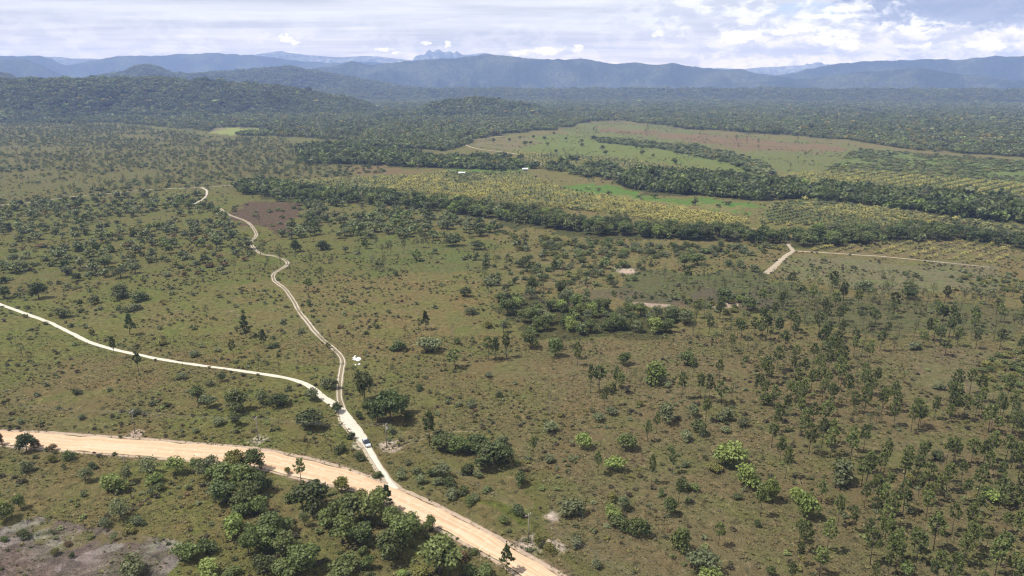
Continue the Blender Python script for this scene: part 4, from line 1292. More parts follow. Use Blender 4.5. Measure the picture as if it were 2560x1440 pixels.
def place_of(u, v):
    """the find-able place a surveyed plant stands at"""
    x, y = gp(u, v)
    x, y = np.array([x]), np.array([y])
    nearroad = float(segdist(x, y, ROAD_NEAR)[0]); farroad = float(segdist(x, y, ROAD_FAR)[0])
    below = v > np.interp(u, [0, 640, 1000, 1400], [1112, 1166, 1275, 1500]) and u < 1500
    if math.hypot(u - 905, v - 1107) < 75: return 'beside the parked car'
    if math.hypot(u - 338, v - 1083) < 60: return 'near the left roadside power pole'
    if below:
        if inpoly(np.array([u]), np.array([v]), BURN2)[0]: return 'on the burnt grey ground at bottom left'
        if nearroad < 9: return 'on the near verge of the orange road'
        if u < 420: return 'on the grass below the orange road'
        if u < 700: return 'in the left part of the roadside grove'
        if u < 980: return 'in the middle of the roadside grove'
        return 'in the right part of the roadside grove'
    if v > 960 and u < 850: return 'between the white track and orange road'
    if v > 840 and u < 850: return 'beside the lower white track'
    if u < 620 and v > 680: return 'on the grassland above the white track'
    if u < 1240 and v < 720: return 'right of the two-rut track'
    if 850 <= u < 1130 and v > 900 and v < 1090: return 'in the tree clump right of the track fork'
    if 850 <= u < 1330 and v >= 1090: return 'in brush beside the road bend'
    if u < 1240 and v < 960: return 'on the brown grass in the centre'
    if u < 1600 and v < 720: return 'among the sandy scrapes'
    if u < 1600 and v < 900: return 'around the central thicket'
    if u < 1920 and v > 1160: return 'on brown savanna at lower centre'
    if u < 1920 and v > 860: return 'on brown savanna left of the pines'
    if v < 860: return 'in the right middle distance'
    return 'edging the lower right pine stand'


NOUN = {'p': 'pine tree', 't': 'tree', 'b': 'bush', 'd': 'dead tree'}
CAT = {'p': 'pine', 't': 'tree', 'b': 'bush', 'd': 'dead tree'}
ORD = ['first', 'second', 'third', 'fourth', 'fifth', 'sixth', 'seventh', 'eighth', 'ninth', 'tenth', 'eleventh', 'twelfth']
PLURAL = {'p': 'pine trees', 't': 'trees', 'b': 'bushes', 'd': 'dead trees'}
auto = {}
groups = {}
for kd, lst in KINDS.items():
    for it in lst:
        if it['hand']:
            wd = it['w']
            if kd == 'p': sz = 'slim' if it['w'] < 0.42 * it['h'] else ('broad' if it['w'] > 0.62 * it['h'] else 'straight')
            elif kd == 't': sz = 'small' if wd < 7 else ('large' if wd > 11.5 else 'spreading')
            else: sz = 'low' if it['h'] < 2.2 else ('small' if wd < 5 else ('large' if wd > 9 else 'rounded'))
            key = (sz, TONE_WORD[it['tone']], NOUN[kd], place_of(it['u'], it['v']))
            groups.setdefault(key, []).append(it)
        else:
            it['group'] = '%s %s' % (PLURAL[kd], WHERE_TEXT[it['where']])
            auto.setdefault((kd, it['where']), []).append(it)
for (kd, wh), lst in auto.items():      # where in its stand each one is, and how tall beside its neighbours
    uu = np.quantile([i['u'] for i in lst], (0.11, 0.22, 0.33, 0.44, 0.56, 0.67, 0.78, 0.89)); vv = np.quantile([i['v'] for i in lst], (0.25, 0.5, 0.75)); hh = np.quantile([i['h'] for i in lst], (0.34, 0.67))
    for i in lst:
        sz = ('low', 'middling', 'tall')[int(np.searchsorted(hh, i['h']))]
        if len(lst) > 8:
            a_ = ('leftmost', 'far left', 'left', 'left centre', 'central', 'right centre', 'right', 'far right', 'rightmost')[int(np.searchsorted(uu, i['u']))]
            b_ = ('rearmost', 'rear', 'front', 'foremost')[int(np.searchsorted(vv, i['v']))]
            i['label'] = '%s %s %s, %s %s, %s' % (sz, TONE_WORD[i['tone']], NOUN[kd], b_, a_, WHERE_TEXT[wh])
        else:
            i['label'] = '%s %s %s %s' % (sz, TONE_WORD[i['tone']], NOUN[kd], WHERE_TEXT[wh])
for (sz, tw_, nn, pl), lst in groups.items():
    base = '%s %s %s %s' % (sz, tw_, nn, pl)
    plural = (nn[:-4] + 'trees' if nn.endswith('tree') else nn + 'es') + ' ' + pl
    lst.sort(key=lambda i: i['u'])
    for k, it in enumerate(lst):
        it['group'] = plural
        if len(lst) == 1: it['label'] = base
        elif len(lst) == 2: it['label'] = ('left' if k == 0 else 'right') + ' of two: ' + base
        elif len(lst) <= 12: it['label'] = ORD[k] + ' from left: ' + base
        else: it['label'] = base


def keep_off_ground(i):
    return 0.0


def build_plants():
    for it in KINDS['p']:
        n = rng.integers(5, 7) if it['tone'] == 'd' and it['hand'] and it['w'] > 0.45 * it['h'] else rng.integers(0, 5)
        cm, tm = PINES[int(n)]
        e = empty('pine_tree', (it['x'], it['y'], 0), rng.uniform(0, 6.28))
        tag(e, it['label'], 'pine', it['group'])
        wx = it['w'] / 0.56
        for nm, me in (('crown', cm), ('trunk', tm)):
            o = link(nm, me, e)
            o.scale = (wx, wx, it['h']) if nm == 'crown' else (max(wx, it['h'] * 0.8), max(wx, it['h'] * 0.8), it['h'])
            if nm == 'crown': o.color = (*TONE[it['tone']], 1)
            else: o.scale = (wx, wx, it['h'])
    for it in KINDS['t']:
        cm, tm = TREES[int(rng.integers(4, 6)) if it['tone'] == 's' or rng.random() < 0.12 else int(rng.integers(0, 4))]
        e = empty('broadleaf_tree', (it['x'], it['y'], 0), rng.uniform(0, 6.28))
        tag(e, it['label'], 'tree', it['group'])
        hh = max(it['h'], 0.5 * it['w'])
        for nm, me in (('crown', cm), ('trunk', tm)):
            o = link(nm, me, e)
            o.scale = (it['w'] * 1.12, it['w'] * 1.12, hh * 1.05)
            if nm == 'crown': o.color = (*TONE[it['tone']], 1)
    for it in KINDS['b']:
        o = link('shrub', SHRUBS[int(rng.integers(0, 5))], None, (it['x'], it['y'], -0.05))
        o.rotation_euler = (0, 0, rng.uniform(0, 6.28))
        o.scale = (it['w'] * 1.1, it['w'] * 1.1, it['h'] * 1.1)
        o.color = (*TONE[it['tone']], 1)
        tag(o, it['label'], 'bush', it['group'])
    for it in KINDS['d']:
        mb = MB()
        h = it['h']
        mb.tube([(0, 0, -0.1), (0.15, 0.05, h * 0.5), (0.3, -0.1, h)], [0.16, 0.11, 0.03], 5)
        for k in range(5):
            z = h * (0.5 + 0.09 * k); a = k * 2.3
            mb.tube([(0.15, 0, z), (0.15 + math.cos(a) * 0.8, math.sin(a) * 0.8, z + 0.5)], [0.05, 0.015], 4)
        o = link('dead_tree', mb.mesh('dead_tree', [M_PALEBARK]), None, (it['x'], it['y'], 0))
        tag(o, it['label'], 'dead tree', it['group'])
    # the rest of each kind
    def rest(kd, name, shapes, tones, fx, label):
        lst = REST[kd]
        if not lst: return
        pts = np.array([(i['x'], i['y'], 0) for i in lst])
        scl = np.array([fx(i) for i in lst])
        ti = [tones.index(i['tone']) for i in lst]
        scatter_stuff(name, pts, scl, shapes, list(tones), None, label, ti)
    rest('p', 'pine_trees', PINES_LO, 'pqds', lambda i: (i['w'] / 0.52, i['w'] / 0.52, i['h']), 'scattered smaller pines of the open stands')
    rest('t', 'broadleaf_trees', TREES_LO, 'dgbsop', lambda i: (i['w'] * 1.12, i['w'] * 1.12, i['h'] * 1.05), 'many smaller trees of the bush belts and dark tree line')
    rest('b', 'shrubs', SHRUBS_LO, 'dgbsorz', lambda i: (i['w'] * 1.1, i['w'] * 1.1, i['h'] * 1.1), 'many small bushes scattered over the savanna')


build_plants()


# ---------------- palm plantation
def build_palms():
    pal = []
    ang = R(38)
    ca, sa = math.cos(ang), math.sin(ang)
    def rows(poly, dr, dp, w, h, yel, seed, thr=0.25):
        W = polyworld(poly)
        P = np.array(W)
        r = P @ np.array([[ca, -sa], [sa, ca]])
        gx = np.arange(r[:, 0].min(), r[:, 0].max(), dp); gy = np.arange(r[:, 1].min(), r[:, 1].max(), dr)
        X, Y = np.meshgrid(gx, gy)
        X = X.ravel() + rng.normal(0, 0.10 * dp, X.size); Y = Y.ravel() + rng.normal(0, 0.07 * dr, Y.size)
        x = ca * X - sa * Y
        y = sa * X + ca * Y
        k = inpoly(x, y, W); x, y = x[k], y[k]
        k = vnoise(x, y, 40, seed, 3) > thr; x, y = x[k], y[k]
        k = ~on_road(x, y, 1.0); x, y = x[k], y[k]
        u, v = px(x, y)
        k = (u > -150) & (u < 2710); x, y, u, v = x[k], y[k], u[k], v[k]
        yn = vnoise(x, y, 60, seed + 4, 3)
        for a, b, uu, vv, q in zip(x, y, u, v, yn):
            s = rng.uniform(0.7, 1.25)
            yl = yel(uu, vv) + 0.10 + (q - 0.5) * 0.9 + rng.normal(0, 0.16)
            tn = 'y' if yl > 0.66 else ('z' if yl > 0.38 else 'd')
            pal.append((a, b, w * s, h * s, tn, uu, vv))
    rows(PALMS['A'], 6.6, 5.6, 6.6, 5.4, lambda u, v: 0.46 + 0.4 * np.clip((u - 1350) / 350, 0, 1) - 0.6 * np.clip((482 + (u - 1400) * 0.135 - v) / 12 * (u > 1400), 0, 1), 61, 0.05)
    rows(PALMS['B'], 8.0, 6.6, 7.0, 5.4, lambda u, v: 0.40, 63, 0.22)
    rows(PALMS['C'], 15.0, 5.4, 6.8, 5.2, lambda u, v: 0.60, 65, 0.25)
    rows(PALMS['D'], 9.0, 6.2, 7.0, 5.6, lambda u, v: 0.32, 67, 0.18)
    rows(PALMS['E'], 10.5, 5.6, 4.2, 2.8, lambda u, v: 0.80, 69, 0.30)
    # lone palms in the jungle
    pal.sort(key=lambda p: -(p[2] / depth(p[0], p[1])) if -10 < p[5] < 2570 else 1.0)
    words = {'y': 'yellow', 'z': 'yellow green', 'd': 'dark green'}
    palms = []
    for p in pal[:300]:
        x, y, w, h, tn, u, v = p
        if v > 598 and u > 1980: pl = 'in the young rows by the sand lane'
        elif u > 1880: pl = 'in the palm rows before the right jungle'
        else: pl = 'at the near edge of the palm plantation'
        e = empty('palm_tree', (x, y, 0), rng.uniform(0, 6.28))
        palms.append((e, tn, pl, u, v, h))
        cm, tm = PALMM[int(rng.integers(0, 4))]
        for nm, me in (('crown', cm), ('trunk', tm)):
            o = link(nm, me, e)
            o.scale = (w, w, h)
            if nm == 'crown': o.color = (*TONE[tn], 1)
    for pl in sorted({q[2] for q in palms}):
        lst = [q for q in palms if q[2] == pl]
        uq = np.quantile([q[3] for q in lst], (0.12, 0.25, 0.38, 0.5, 0.62, 0.75, 0.88)); vq = np.quantile([q[4] for q in lst], (0.25, 0.5, 0.75)); hq = np.quantile([q[5] for q in lst], (0.34, 0.67))
        for e, tn, _, u, v, h in lst:
            tag(e, '%s %s palm, %s %s, %s' % (('low', 'middling', 'tall')[int(np.searchsorted(hq, h))], words[tn], ('rearmost', 'rear', 'front', 'foremost')[int(np.searchsorted(vq, v))],
                ('leftmost', 'far left', 'left', 'left centre', 'right centre', 'right', 'far right', 'rightmost')[int(np.searchsorted(uq, u))], pl), 'palm', 'coconut palms ' + pl)
    r = pal[300:]
    tones = 'yzd'
    scatter_stuff('palm_plantation', np.array([(p[0], p[1], 0) for p in r]), np.array([(p[2], p[2], p[3]) for p in r]), PALMM_LO, list(tones), None,
                  'rows of yellowish coconut palms across the middle', [tones.index(p[4]) for p in r])


build_palms()


# ---------------- forest, far savanna trees, scrub
def build_far():
    P, S, T = [], [], []
    tones = ['d', 'g', 's', 'o', 'b', 'p', (0.26, 0.21, 0.05)]
    def putf(x, y, z, w, h, tw, dry=True):
        n = len(x)
        P.append(np.stack([x, y, z], 1)); S.append(np.stack([w, w, h], 1).astype(float))
        t = np.array(tw, float)
        t1 = rng.choice(len(tones), n, p=t / t.sum())
        t2 = rng.choice(len(tones), n, p=np.array((1, 3, 6, 2.4, 0.8, 1, 0.4)) / 14.6)      # paler, drier patches
        T.append(np.where(0.6 * vnoise(x, y, 170, 99, 4) + 0.4 * vnoise(x, y, 700, 101, 3) + rng.normal(0, 0.05, n) > (0.50 if dry else 9), t2, t1))
        em = rng.random(n) < 0.05                                                            # trees standing above the rest
        S[-1][em] *= (1.4, 1.4, 1.4)
    # plain forest in depth bands, coarser with distance
    Wf = polyworld([(max(-420, min(2980, p[0])), max(p[1], 226)) for p in FOREST])
    for r0, r1, sp, hh in ((900, 1700, 7.5, 8), (1700, 2600, 8.5, 9), (2600, 3800, 11, 10), (3800, 5600, 15, 10), (5600, 8200, 23, 9)):
        gx = np.arange(-0.85 * r1, 0.85 * r1, sp); gy = np.arange(r0 * 0.72, r1, sp)
        X, Y = np.meshgrid(gx, gy); X = X.ravel(); Y = Y.ravel()
        X = X + rng.uniform(-.5, .5, X.size) * sp; Y = Y + rng.uniform(-.5, .5, Y.size) * sp
        rr = np.hypot(X, Y)
        u, v = px(X, Y)
        k = (rr >= r0) & (rr < r1) & (u > -230) & (u < 2790)
        X, Y, u, v = X[k], Y[k], u[k], v[k]
        jr = (vnoise(X, Y, 60, 5, 3) - 0.5) * 9
        k = inpoly(u + jr * 3, v + jr, FOREST)
        for p in (SMALLFIELD, PASTURE1, PASTURE2):
            k &= ~inpoly(u, v, p)
        gap = vnoise(X, Y, 130, 77, 4)
        k &= (gap > 0.40) | (rng.random(len(X)) < 0.30)
        # thinner, browner ground at far left and far right
        k &= ~((u < 900) & (v > 300) & (rng.random(len(X)) < 0.45))
        k &= ~((u > 1900) & (v > 260) & (v < 300) & (gap < 0.5) & (rng.random(len(X)) < 0.6))
        X, Y = X[k], Y[k]
        z = np.zeros(len(X))
        for hf in (h5, h5b, h6, h7):
            z = np.maximum(z, hf(X, Y))
        s = rng.uniform(0.7, 1.4, len(X))
        tall = 0.6 + 0.9 * vnoise(X, Y, 90, 88, 3)
        putf(X, Y, z - 0.5, sp * 1.18 * s, hh * s * tall, (4, 4, 4, 1.6, 0.5, 3, 0.3))
    # canopy on the wooded hills
    for hf, us, r0, r1, sp, hh in ((h6, (-230, 1010), 2650, 3420, 13.5, 14), (h7, (1000, 1430), 2450, 2960, 12.5, 12), (h5, (150, 1090), 5150, 6400, 20, 14), (h5b, (-230, 145), 4800, 5600, 18, 14)):
        a0, a1 = [math.atan2(*[float(c) for c in ray(q, 250)[:2]]) for q in us]
        n = int((a1 - a0) * (r1 ** 2 - r0 ** 2) / 2 / sp ** 2)
        a = rng.uniform(a0, a1, n); r = np.sqrt(rng.uniform(r0 ** 2, r1 ** 2, n))
        X, Y = r * np.sin(a), r * np.cos(a)
        z = hf(X, Y)
        k = z > 3
        if hf is h5:      # a cleared patch on the front of the knoll
            u, v = px(X, Y, z)
            k &= ~(inpoly(u, v, [(262, 200), (330, 178), (385, 186), (420, 196), (340, 204)]) & (rng.random(n) < 0.8))
        X, Y, z = X[k], Y[k], z[k]
        s = rng.uniform(0.5, 1.5, len(X))
        putf(X, Y, z - 2.5, sp * 1.25 * s, hh * s, (7, 5, 2, 0.5, 0.4, 4, 0.12), False)
    # jungle patches beyond the plantation, hedge line
    for poly, sp, w, h, tw, thr in ((GALLERY3, 7.5, 9.5, 9.5, (7, 4, 1, 0.1, 0.5, 2, 0), 0.27), (JUNGLE5, 8.5, 10.5, 9, (6, 4, 1, .2, .4, 2, 0.05), 0.25), (HEDGE, 9, 10, 5, (1, 3, 4, 1, .3, 1, 0), 0.1),
                                    (SCRUBFIELD, 11, 8, 2.6, (1, 3, 3, 3, .5, 1, 0), 0.42), ([(1100, 395), (1320, 395), (1420, 400), (1600, 425), (1530, 455), (1400, 432), (1300, 420)], 13, 11, 8, (5, 4, 2, .3, .5, 2, 0), 0.40)):
        x, y = scatter(poly, sp, 0.9, thr, 60, int(sp * 7))
        s = rng.uniform(0.7, 1.35, len(x))
        putf(x, y, np.full(len(x), -0.3), w * s, h * s * rng.uniform(0.8, 1.25, len(x)), tw, False)
    x, y = scatter([(1395, 470), (1450, 457), (1640, 490), (1780, 502), (1890, 517), (1740, 520), (1500, 488)], 26, 0.9, 0.55, 50, 3)
    putf(x, y, np.zeros(len(x)), rng.uniform(5, 9, len(x)), rng.uniform(2.5, 6, len(x)), (2, 4, 1, 0, 2, 1, 0))
    P = np.concatenate(P); S = np.concatenate(S); T = np.concatenate(T)
    scatter_stuff('far_forest', P, S, CANOPY, tones, None, 'far forest canopy on the plain and hills', T)
    print('far forest', len(P))
    # trees of the far savanna, too many to count
    x, y = scatter(SAVANNA_FAR, 12.0, 0.95, 0.40, 80, 33)
    n = len(x); s = rng.uniform(0.6, 1.4, n)
    pine = rng.random(n) < 0.45
    k = pine
    scatter_stuff('far_savanna_pines', np.stack([x[k], y[k], 0 * x[k]], 1), np.stack([8.5 * s[k], 8.5 * s[k], 9 * s[k]], 1), PINES_LO, list('pd'), (1, 1), 'scattered pines over the far savanna')
    k = ~pine
    scatter_stuff('far_savanna_bushes', np.stack([x[k], y[k], 0 * x[k]], 1), np.stack([7.5 * s[k], 7.5 * s[k], 3.6 * s[k]], 1), SHRUBS_LO, list('sdpo'), (4, 2, 2, 1), 'scattered bushes over the far savanna')
    print('savanna', n)


build_far()


def build_scrub():
    """low scrub and grass tussocks: ground cover"""
    def cover(name, v0, v1, sp, smin, smax, shapes, tones, tw, thr, label, hr=0.6):
        x0, y0 = gp(1280, v0); x1, y1 = gp(1280, v1)
        gy = np.arange(y1, y0, sp); gx = np.arange(-0.80 * y0, 0.80 * y0, sp)
        X, Y = np.meshgrid(gx, gy); X = X.ravel(); Y = Y.ravel()
        X = X + rng.uniform(-.5, .5, X.size) * sp; Y = Y + rng.uniform(-.5, .5, Y.size) * sp
        u, v = px(X, Y)
        k = (u > -160) & (u < 2720) & (v < 1540)
        k &= (vnoise(X, Y, 16, int(sp * 31), 4) > thr)
        X, Y = X[k], Y[k]
        k = ~on_road(X, Y, 0.3)
        u, v = px(X, Y)
        for p in (BARE1, BARE2, PASTURE1, PASTURE2, MEADOW, SMALLFIELD, BURN1):
            k &= ~inpoly(u, v, p)
        k &= ~(inpoly(u, v, BURN2) & (rng.random(len(X)) < 0.5))
        k &= v > 300
        X, Y = X[k], Y[k]
        n = len(X)
        s = smin + (smax - smin) * rng.random(n) ** 2.5
        scatter_stuff(name, np.stack([X, Y, 0 * X], 1), np.stack([s, s, s * hr * rng.uniform(0.7, 1.3, n)], 1), shapes, list(tones), tw, label)
        print(name, n)
    cover('grass_tussocks', 840, 1540, 1.55, 0.6, 1.7, TUFT, [(0.15, 0.14, 0.05), (0.15, 0.12, 0.06), (0.11, 0.115, 0.04), (0.085, 0.075, 0.04)], (3, 3, 3, 3), 0.42, 'low grass tussocks on the near savanna', 0.55)
    cover('low_scrub', 600, 1540, 2.8, 0.5, 2.7, SHRUBS_LO, [(0.075, 0.085, 0.035), 'o', 's', 'q', 'r', (0.065, 0.055, 0.036)], (5, 2, 3, 2, 0.4, 4), 0.49, 'low scrub sprinkled over the savanna', 0.55)
    X, Y = [], []
    for p in (PASTURE1, PASTURE2, SCRUBFIELD):
        x, y = scatter(p, 9.0, 0.95, 0.46, 45, 71)
        X.append(x); Y.append(y)
    X = np.concatenate(X); Y = np.concatenate(Y); sz = 0.8 + 2.6 * rng.random(len(X)) ** 3
    scatter_stuff('pasture_weeds', np.stack([X, Y, 0 * X], 1), np.stack([sz * 1.6, sz * 1.6, sz * 0.6], 1), SHRUBS_LO, ['o', 's', 'q', (0.13, 0.10, 0.06)], (3, 2, 3, 3), 'rank weeds and tufts in the far pastures')
    cover('middle_scrub', 440, 600, 9.0, 1.6, 4.5, SHRUBS_LO, ['p', 'o', 's', 'q'], (3, 1, 4, 2), 0.45, 'low scrub over the middle savanna', 0.5)


build_scrub()


# ------------------------------------------------------------------ poles and wires
M_WOOD = plain('weathered_pole', (0.20, 0.17, 0.14), 0.85, 0, 0.3, 4)
M_PORC = plain('pale_insulator', (0.75, 0.76, 0.78), 0.3)
M_WIRE = plain('aluminium_wire', (0.22, 0.22, 0.22), 0.5)


def build_poles():
    tops = []
    data = [(338, 1084, 'slim wooden power pole behind the orange road at left'), (646, 1102, 'wooden power pole beyond the road bend, left of the car'),
            (967, 1119, 'wooden power pole on a pale sand patch right of the car'), (1321, 1356, 'wooden power pole with crossarm beside the road at lower centre')]
    pts = [tuple(float(c) for c in gp(u, v)) for u, v, _ in data]
    # outside the frame the line goes on both ways
    pts_ext = [(2 * pts[0][0] - pts[1][0], 2 * pts[0][1] - pts[1][1])] + pts + [(2 * pts[3][0] - pts[2][0] + 6, 2 * pts[3][1] - pts[2][1])]
    h = 8.8
    for i, (x, y) in enumerate(pts_ext):
        a, b = pts_ext[max(i - 1, 0)], pts_ext[min(i + 1, len(pts_ext) - 1)]
        rz = math.atan2(b[1] - a[1], b[0] - a[0]) + math.pi / 2
        t3 = []
        for s in (-0.85, 0.12, 0.85):
            t3.append((x + math.cos(rz) * s, y + math.sin(rz) * s, h + 0.05))
        tops.append(t3)
        if i in (0, 5):
            continue
        e = empty('power_pole', (x, y, 0), rz)
        tag(e, data[i - 1][2], 'power pole', 'power poles along the road')
        mb = MB(); mb.tube([(0, 0, -0.3), (0, 0, h * 0.5), (0, 0, h)], [0.17, 0.14, 0.11], 8)
        link('pole', mb.mesh('pole', [M_WOOD], True), e)
        mb = MB(); mb.box((0, 0.13, h - 0.35), (2.1, 0.11, 0.13)); mb.tube([(-0.6, 0.13, h - 0.4), (0, 0.13, h - 1.1)], 0.025, 4); mb.tube([(0.6, 0.13, h - 0.4), (0, 0.13, h - 1.1)], 0.025, 4)
        link('crossarm', mb.mesh('crossarm', [M_WOOD]), e)
        for s in (-0.85, 0.12, 0.85):
            mb = MB(); mb.tube([(s, 0.13, h - 0.28), (s, 0.13, h - 0.12), (s, 0.13, h + 0.04)], [0.05, 0.10, 0.06], 6)
            link('insulator', mb.mesh('insulator', [M_PORC]), e)
        if i in (3,):
            mb = MB(); mb.tube([(0.3, -0.2, h - 1.9), (0.3, -0.2, h - 1.1)], [0.24, 0.24], 8)
            link('transformer', mb.mesh('transformer', [M_PORC]), e)
    nm = ['running off left from the left roadside pole', 'between the left roadside pole and the next', 'between the two poles left of the car track', 'between the car track and the lowest pole', 'running off downward from the lowest pole']
    wn = ['near side', 'middle', 'far side']
    for i in range(5):
        for k in range(3):
            a, b = np.array(tops[i][k]), np.array(tops[i + 1][k])
            sag = 1.1
            p = [a + (b - a) * t + np.array([0, 0, -sag * 4 * t * (1 - t)]) for t in np.linspace(0, 1, 13)]
            mb = MB(); mb.tube(p, 0.011, 4)
            o = link('power_wire', mb.mesh('power_wire', [M_WIRE]))
            tag(o, '%s power wire %s' % (wn[k], nm[i]), 'power wire', 'power wires along the road')
    # low service pole near the road at left
    x, y = (float(c) for c in gp(316, 1192))
    e = empty('power_pole', (x, y, 0), 0.4)
    tag(e, 'slender power pole on the near side of the orange road', 'power pole', 'power poles along the road')
    mb = MB(); mb.tube([(0, 0, -0.3), (0, 0, 7.2)], [0.13, 0.09], 8)
    link('pole', mb.mesh('pole', [M_WOOD], True), e)
    mb = MB(); mb.box((0, 0.1, 6.95), (1.0, 0.1, 0.11))
    link('crossarm', mb.mesh('crossarm', [M_WOOD]), e)
    for s in (-0.4, 0.4):
        mb = MB(); mb.tube([(s, 0.1, 7.0), (s, 0.1, 7.15), (s, 0.1, 7.35)], [0.06, 0.11, 0.07], 6)
        link('insulator', mb.mesh('insulator', [M_PORC]), e)


build_poles()


# ------------------------------------------------------------------ the parked car
def build_car():
    M_PAINT = plain('dark_car_paint', (0.045, 0.055, 0.07), 0.25, 0.3, 0.05)
    M_SILV = plain('silver_car_paint', (0.52, 0.55, 0.58), 0.3, 0.2, 0.05)
    M_GLASS = plain('car_glass', (0.02, 0.03, 0.045), 0.08, 0, 0.05)
    M_TYRE = plain('tyre_rubber', (0.02, 0.02, 0.02), 0.9)
    M_RIM = plain('wheel_rim', (0.4, 0.4, 0.42), 0.3, 0.8)
    M_LAMP = plain('lamp_glass', (0.7, 0.7, 0.66), 0.15)
    M_RED = plain('tail_lamp', (0.4, 0.02, 0.02), 0.2)
    x0, y0 = (float(c) for c in gp(911, 1104)); x1, y1 = (float(c) for c in gp(925, 1126))
    rz = math.atan2(y1 - y0, x1 - x0)
    cx, cy = (float(c) for c in gp(917, 1112))
    e = empty('parked_car', (cx, cy, 0.06), rz)
    tag(e, 'dark pickup with pale hood and bed parked on the sandy track', 'car')

    def loft(sections, m, name, parent):
        mb = MB()
        n = len(sections[0]); b = 0
        for s in sections:
            mb.v += list(s)
        for i in range(len(sections) - 1):
            for k in range(n):
                kk = (k + 1) % n
                mb.f.append((i * n + k, i * n + kk, (i + 1) * n + kk, (i + 1) * n + k)); mb.mi.append(0)
        mb.f.append(tuple(reversed(range(n)))); mb.mi.append(0)
        mb.f.append(tuple((len(sections) - 1) * n + k for k in range(n))); mb.mi.append(0)
        return link(name, mb.mesh(name, [m], False), parent)
    def sec(x, w, z0, z1, ch=0.12):
        w2 = w / 2
        return [(x, -w2, z0), (x, -w2, z1 - ch), (x, -w2 + ch, z1), (x, w2 - ch, z1), (x, w2, z1 - ch), (x, w2, z0)]
    loft([sec(-2.55, 1.62, .48, .98), sec(-2.4, 1.78, .36, 1.06), sec(-0.7, 1.84, .32, 1.08), sec(0.9, 1.84, .32, 1.08), sec(1.5, 1.84, .34, 1.06)], M_PAINT, 'body', e)
    loft([sec(1.505, 1.82, .36, 1.07), sec(2.2, 1.78, .38, 1.0), sec(2.52, 1.6, .44, .86)], M_SILV, 'hood', e)
    loft([sec(-0.75, 1.62, 1.085, 1.14), sec(-0.5, 1.5, 1.085, 1.68), sec(0.55, 1.46, 1.085, 1.72), sec(1.15, 1.6, 1.085, 1.14)], M_GLASS, 'cabin', e)
    loft([sec(-0.52, 1.46, 1.685, 1.76, .05), sec(0.1, 1.46, 1.725, 1.80, .05), sec(0.56, 1.42, 1.725, 1.78, .05)], M_PAINT, 'roof', e)
    mb = MB()
    mb.box((-1.62, 0, 1.115), (1.55, 1.5, 0.05)); 
    link('bed', mb.mesh('bed', [M_SILV]), e)
    for y in (-0.82, 0.82):
        mb = MB(); mb.box((-1.62, y, 1.16), (1.7, 0.12, 0.14)); link('bed_rail', mb.mesh('bed_rail', [M_PAINT]), e)
        for x in (-1.55, 1.55):
            s = 1 if y > 0 else -1
            mb = MB(); mb.tube([(x, y - 0.11 * s, .38), (x, y + 0.13 * s, .38)], .38, 14)
            w = link('wheel', mb.mesh('wheel', [M_TYRE]), e)
            mb = MB(); mb.tube([(x, y + 0.12 * s, .38), (x, y + 0.15 * s, .38)], .22, 10); link('rim', mb.mesh('rim', [M_RIM]), w)
        mb = MB(); mb.box((2.47, y * 0.72, .74), (.10, .36, .16)); link('headlight', mb.mesh('headlight', [M_LAMP]), e)
        mb = MB(); mb.box((-2.53, y * 0.86, .86), (.08, .16, .26)); link('tail_light', mb.mesh('tail_light', [M_RED]), e)
        mb = MB(); mb.box((0.85, y * 1.24, 1.16), (.16, .2, .14)); link('mirror', mb.mesh('mirror', [M_PAINT]), e)


build_car()


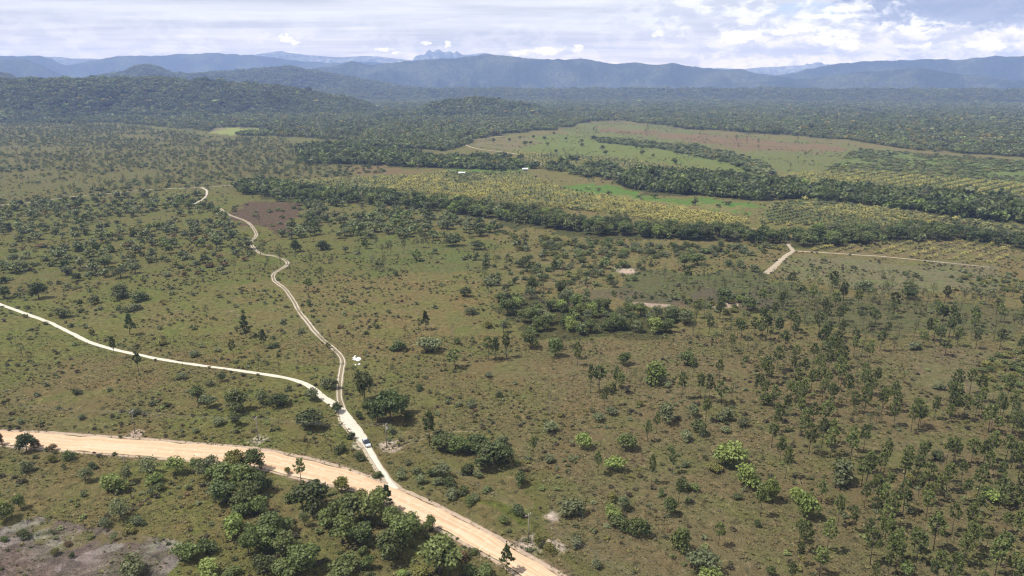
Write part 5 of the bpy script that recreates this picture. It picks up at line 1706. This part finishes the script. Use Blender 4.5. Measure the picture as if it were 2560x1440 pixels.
# ------------------------------------------------------------------ pale sacks by the two-rut track, sheds
def build_small():
    M_SACK = plain('white_sacking', (0.80, 0.80, 0.80), 0.8, 0, 0.1)
    Z = lambda x, y: gp(800 + x / 3.6, 860 + y / 3.6)
    spots = [(317, 112, 1.3), (308, 128, 2.0), (322, 135, 1.6), (338, 130, 1.4), (350, 128, 1.6), (358, 133, 1.5), (330, 146, 2.0), (345, 142, 1.8), (312, 146, 1.2), (360, 145, 1.0), (335, 152, 1.5), (348, 154, 1.4), (356, 184, 1.4), (310, 193, 1.2), (320, 192, 1.3), (300, 140, 1.2), (366, 137, 1.0), (345, 185, .8)]
    lab = {0: 'white sack lying apart at the top of the scatter by the rut track', 12: 'white sack lying apart at the lower right of the scatter', 13: 'left of two white sacks at the bottom of the scatter', 14: 'right of two white sacks at the bottom of the scatter'}
    for i, (a, b, s) in enumerate(spots):
        x, y = (float(c) for c in Z(a, b))
        rs = np.random.default_rng(900 + i)
        mb = MB()
        n = 8
        L, W_, Hh = s * 0.36, s * 0.26, s * 0.15
        rows = []
        for k, (zz, f) in enumerate(((0.0, 0.86), (0.35, 1.0), (0.75, 0.85), (1.0, 0.45))):
            for j in range(n):
                th = 2 * math.pi * j / n
                r = f * (1 + rs.normal(0, .06))
                mb.v.append((math.copysign(abs(math.cos(th)) ** .7, math.cos(th)) * L * r, math.copysign(abs(math.sin(th)) ** .7, math.sin(th)) * W_ * r, zz * Hh * 2 * (1 + rs.normal(0, .05))))
        for k in range(3):
            for j in range(n):
                jj = (j + 1) % n
                mb.f.append((k * n + j, k * n + jj, (k + 1) * n + jj, (k + 1) * n + j)); mb.mi.append(0)
        mb.f.append(tuple(3 * n + j for j in range(n))); mb.mi.append(0)
        o = link('sack', mb.mesh('sack', [M_SACK], True), None, (x, y, 0))
        o.rotation_euler = (0, 0, rs.uniform(0, 3.14))
        tag(o, lab.get(i, 'white sack in the pale scatter right of the rut track'), 'sack', 'white sacks scattered by the track')
    M_ROOF = plain('white_sheet_roof', (0.85, 0.86, 0.88), 0.4)
    M_WALL = plain('board_wall', (0.25, 0.22, 0.18), 0.8)
    for (u, v, w, d, lb) in ((1155, 438, 9, 6, 'small shed with white roof at the palm plantation edge'), (1313, 428, 8, 4, 'small pale roofed shed beside the winding hill track')):
        x, y = (float(c) for c in gp(u, v))
        e = empty('shed', (x, y, 0), 0.1)
        tag(e, lb, 'shed')
        mb = MB(); mb.box((0, 0, 1.6), (w * .86, d * .86, 3.2)); link('wall', mb.mesh('wall', [M_WALL]), e)
        mb = MB()
        for s in (-1, 1):
            mb.quad((-w / 2, s * d / 2, 3.15), (w / 2, s * d / 2, 3.15), (w / 2, 0, 4.5), (-w / 2, 0, 4.5))
            mb.quad((-w / 2, s * d / 2, 3.05), (w / 2, s * d / 2, 3.05), (w / 2, 0, 4.4), (-w / 2, 0, 4.4))
        link('roof', mb.mesh('roof', [M_ROOF]), e)
        mb = MB(); mb.box((w * .1, -d * .43 - .02, 1.1), (1.1, .06, 2.2)); link('door', mb.mesh('door', [M_BARK]), e)
    # pale dead trees in the jungle
    for i, (u, v, h, lb) in enumerate(((1172, 436, 12, 'bare grey tree beside the white roofed shed'), (2312, 506, 15, 'pale bare tree in the jungle at right'), (2548, 537, 20, 'tall pale trunked tree at the right edge of the jungle'), (2530, 528, 16, 'shorter pale trunked tree at the right edge of the jungle'))):
        x, y = (float(c) for c in gp(u, v))
        mb = MB()
        rs = np.random.default_rng(950 + i)
        mb.tube([(0, 0, -.2), (.2, .1, h * .5), (.1, 0, h * .8)], [.38, .28, .12], 6)
        for k in range(9):
            a = k * 2.4; z = h * (.5 + .05 * k); r = h * .22
            p = np.array([math.cos(a) * r, math.sin(a) * r, z + h * .14])
            mb.tube([(.15, .05, z), tuple(p * np.array([.5, .5, 1]) - np.array([0, 0, h * .05])), tuple(p)], [.14, .09, .03], 4)
            for w in range(2):
                mb.tube([tuple(p * np.array([.6, .6, 1]) - np.array([0, 0, h * .04])), tuple(p + rs.normal(0, h * .06, 3))], [.06, .02], 3)
        o = link('bare_tree', mb.mesh('bare_tree', [M_PALEBARK]), None, (x, y, 0))
        tag(o, lb, 'bare tree')


build_small()


# ------------------------------------------------------------------ haze
def build_haze():
    m = bpy.data.materials.new('haze')
    m.use_nodes = True
    t = m.node_tree
    t.nodes.clear()
    o = t.nodes.new('ShaderNodeOutputMaterial')
    v = t.nodes.new('ShaderNodeVolumePrincipled')
    v.inputs['Color'].default_value = (0.42, 0.575, 1.0, 1)
    v.inputs['Density'].default_value = 0.86e-4
    v.inputs['Density Attribute'].default_value = ''
    t.links.new(v.outputs[0], o.inputs['Volume'])
    m.cycles.homogeneous_volume = True
    mb = MB()
    top, bot, s = 800.0, -6.0, 16300.0
    mb.box((0, 0, (top + bot) / 2), (2 * s, 2 * s, top - bot))
    ob = link('haze', mb.mesh('haze', [m]))
    tag(ob, kind='stuff')


build_haze()
for kd in KINDS:
    print(kd, len(KINDS[kd]), len(REST[kd]))
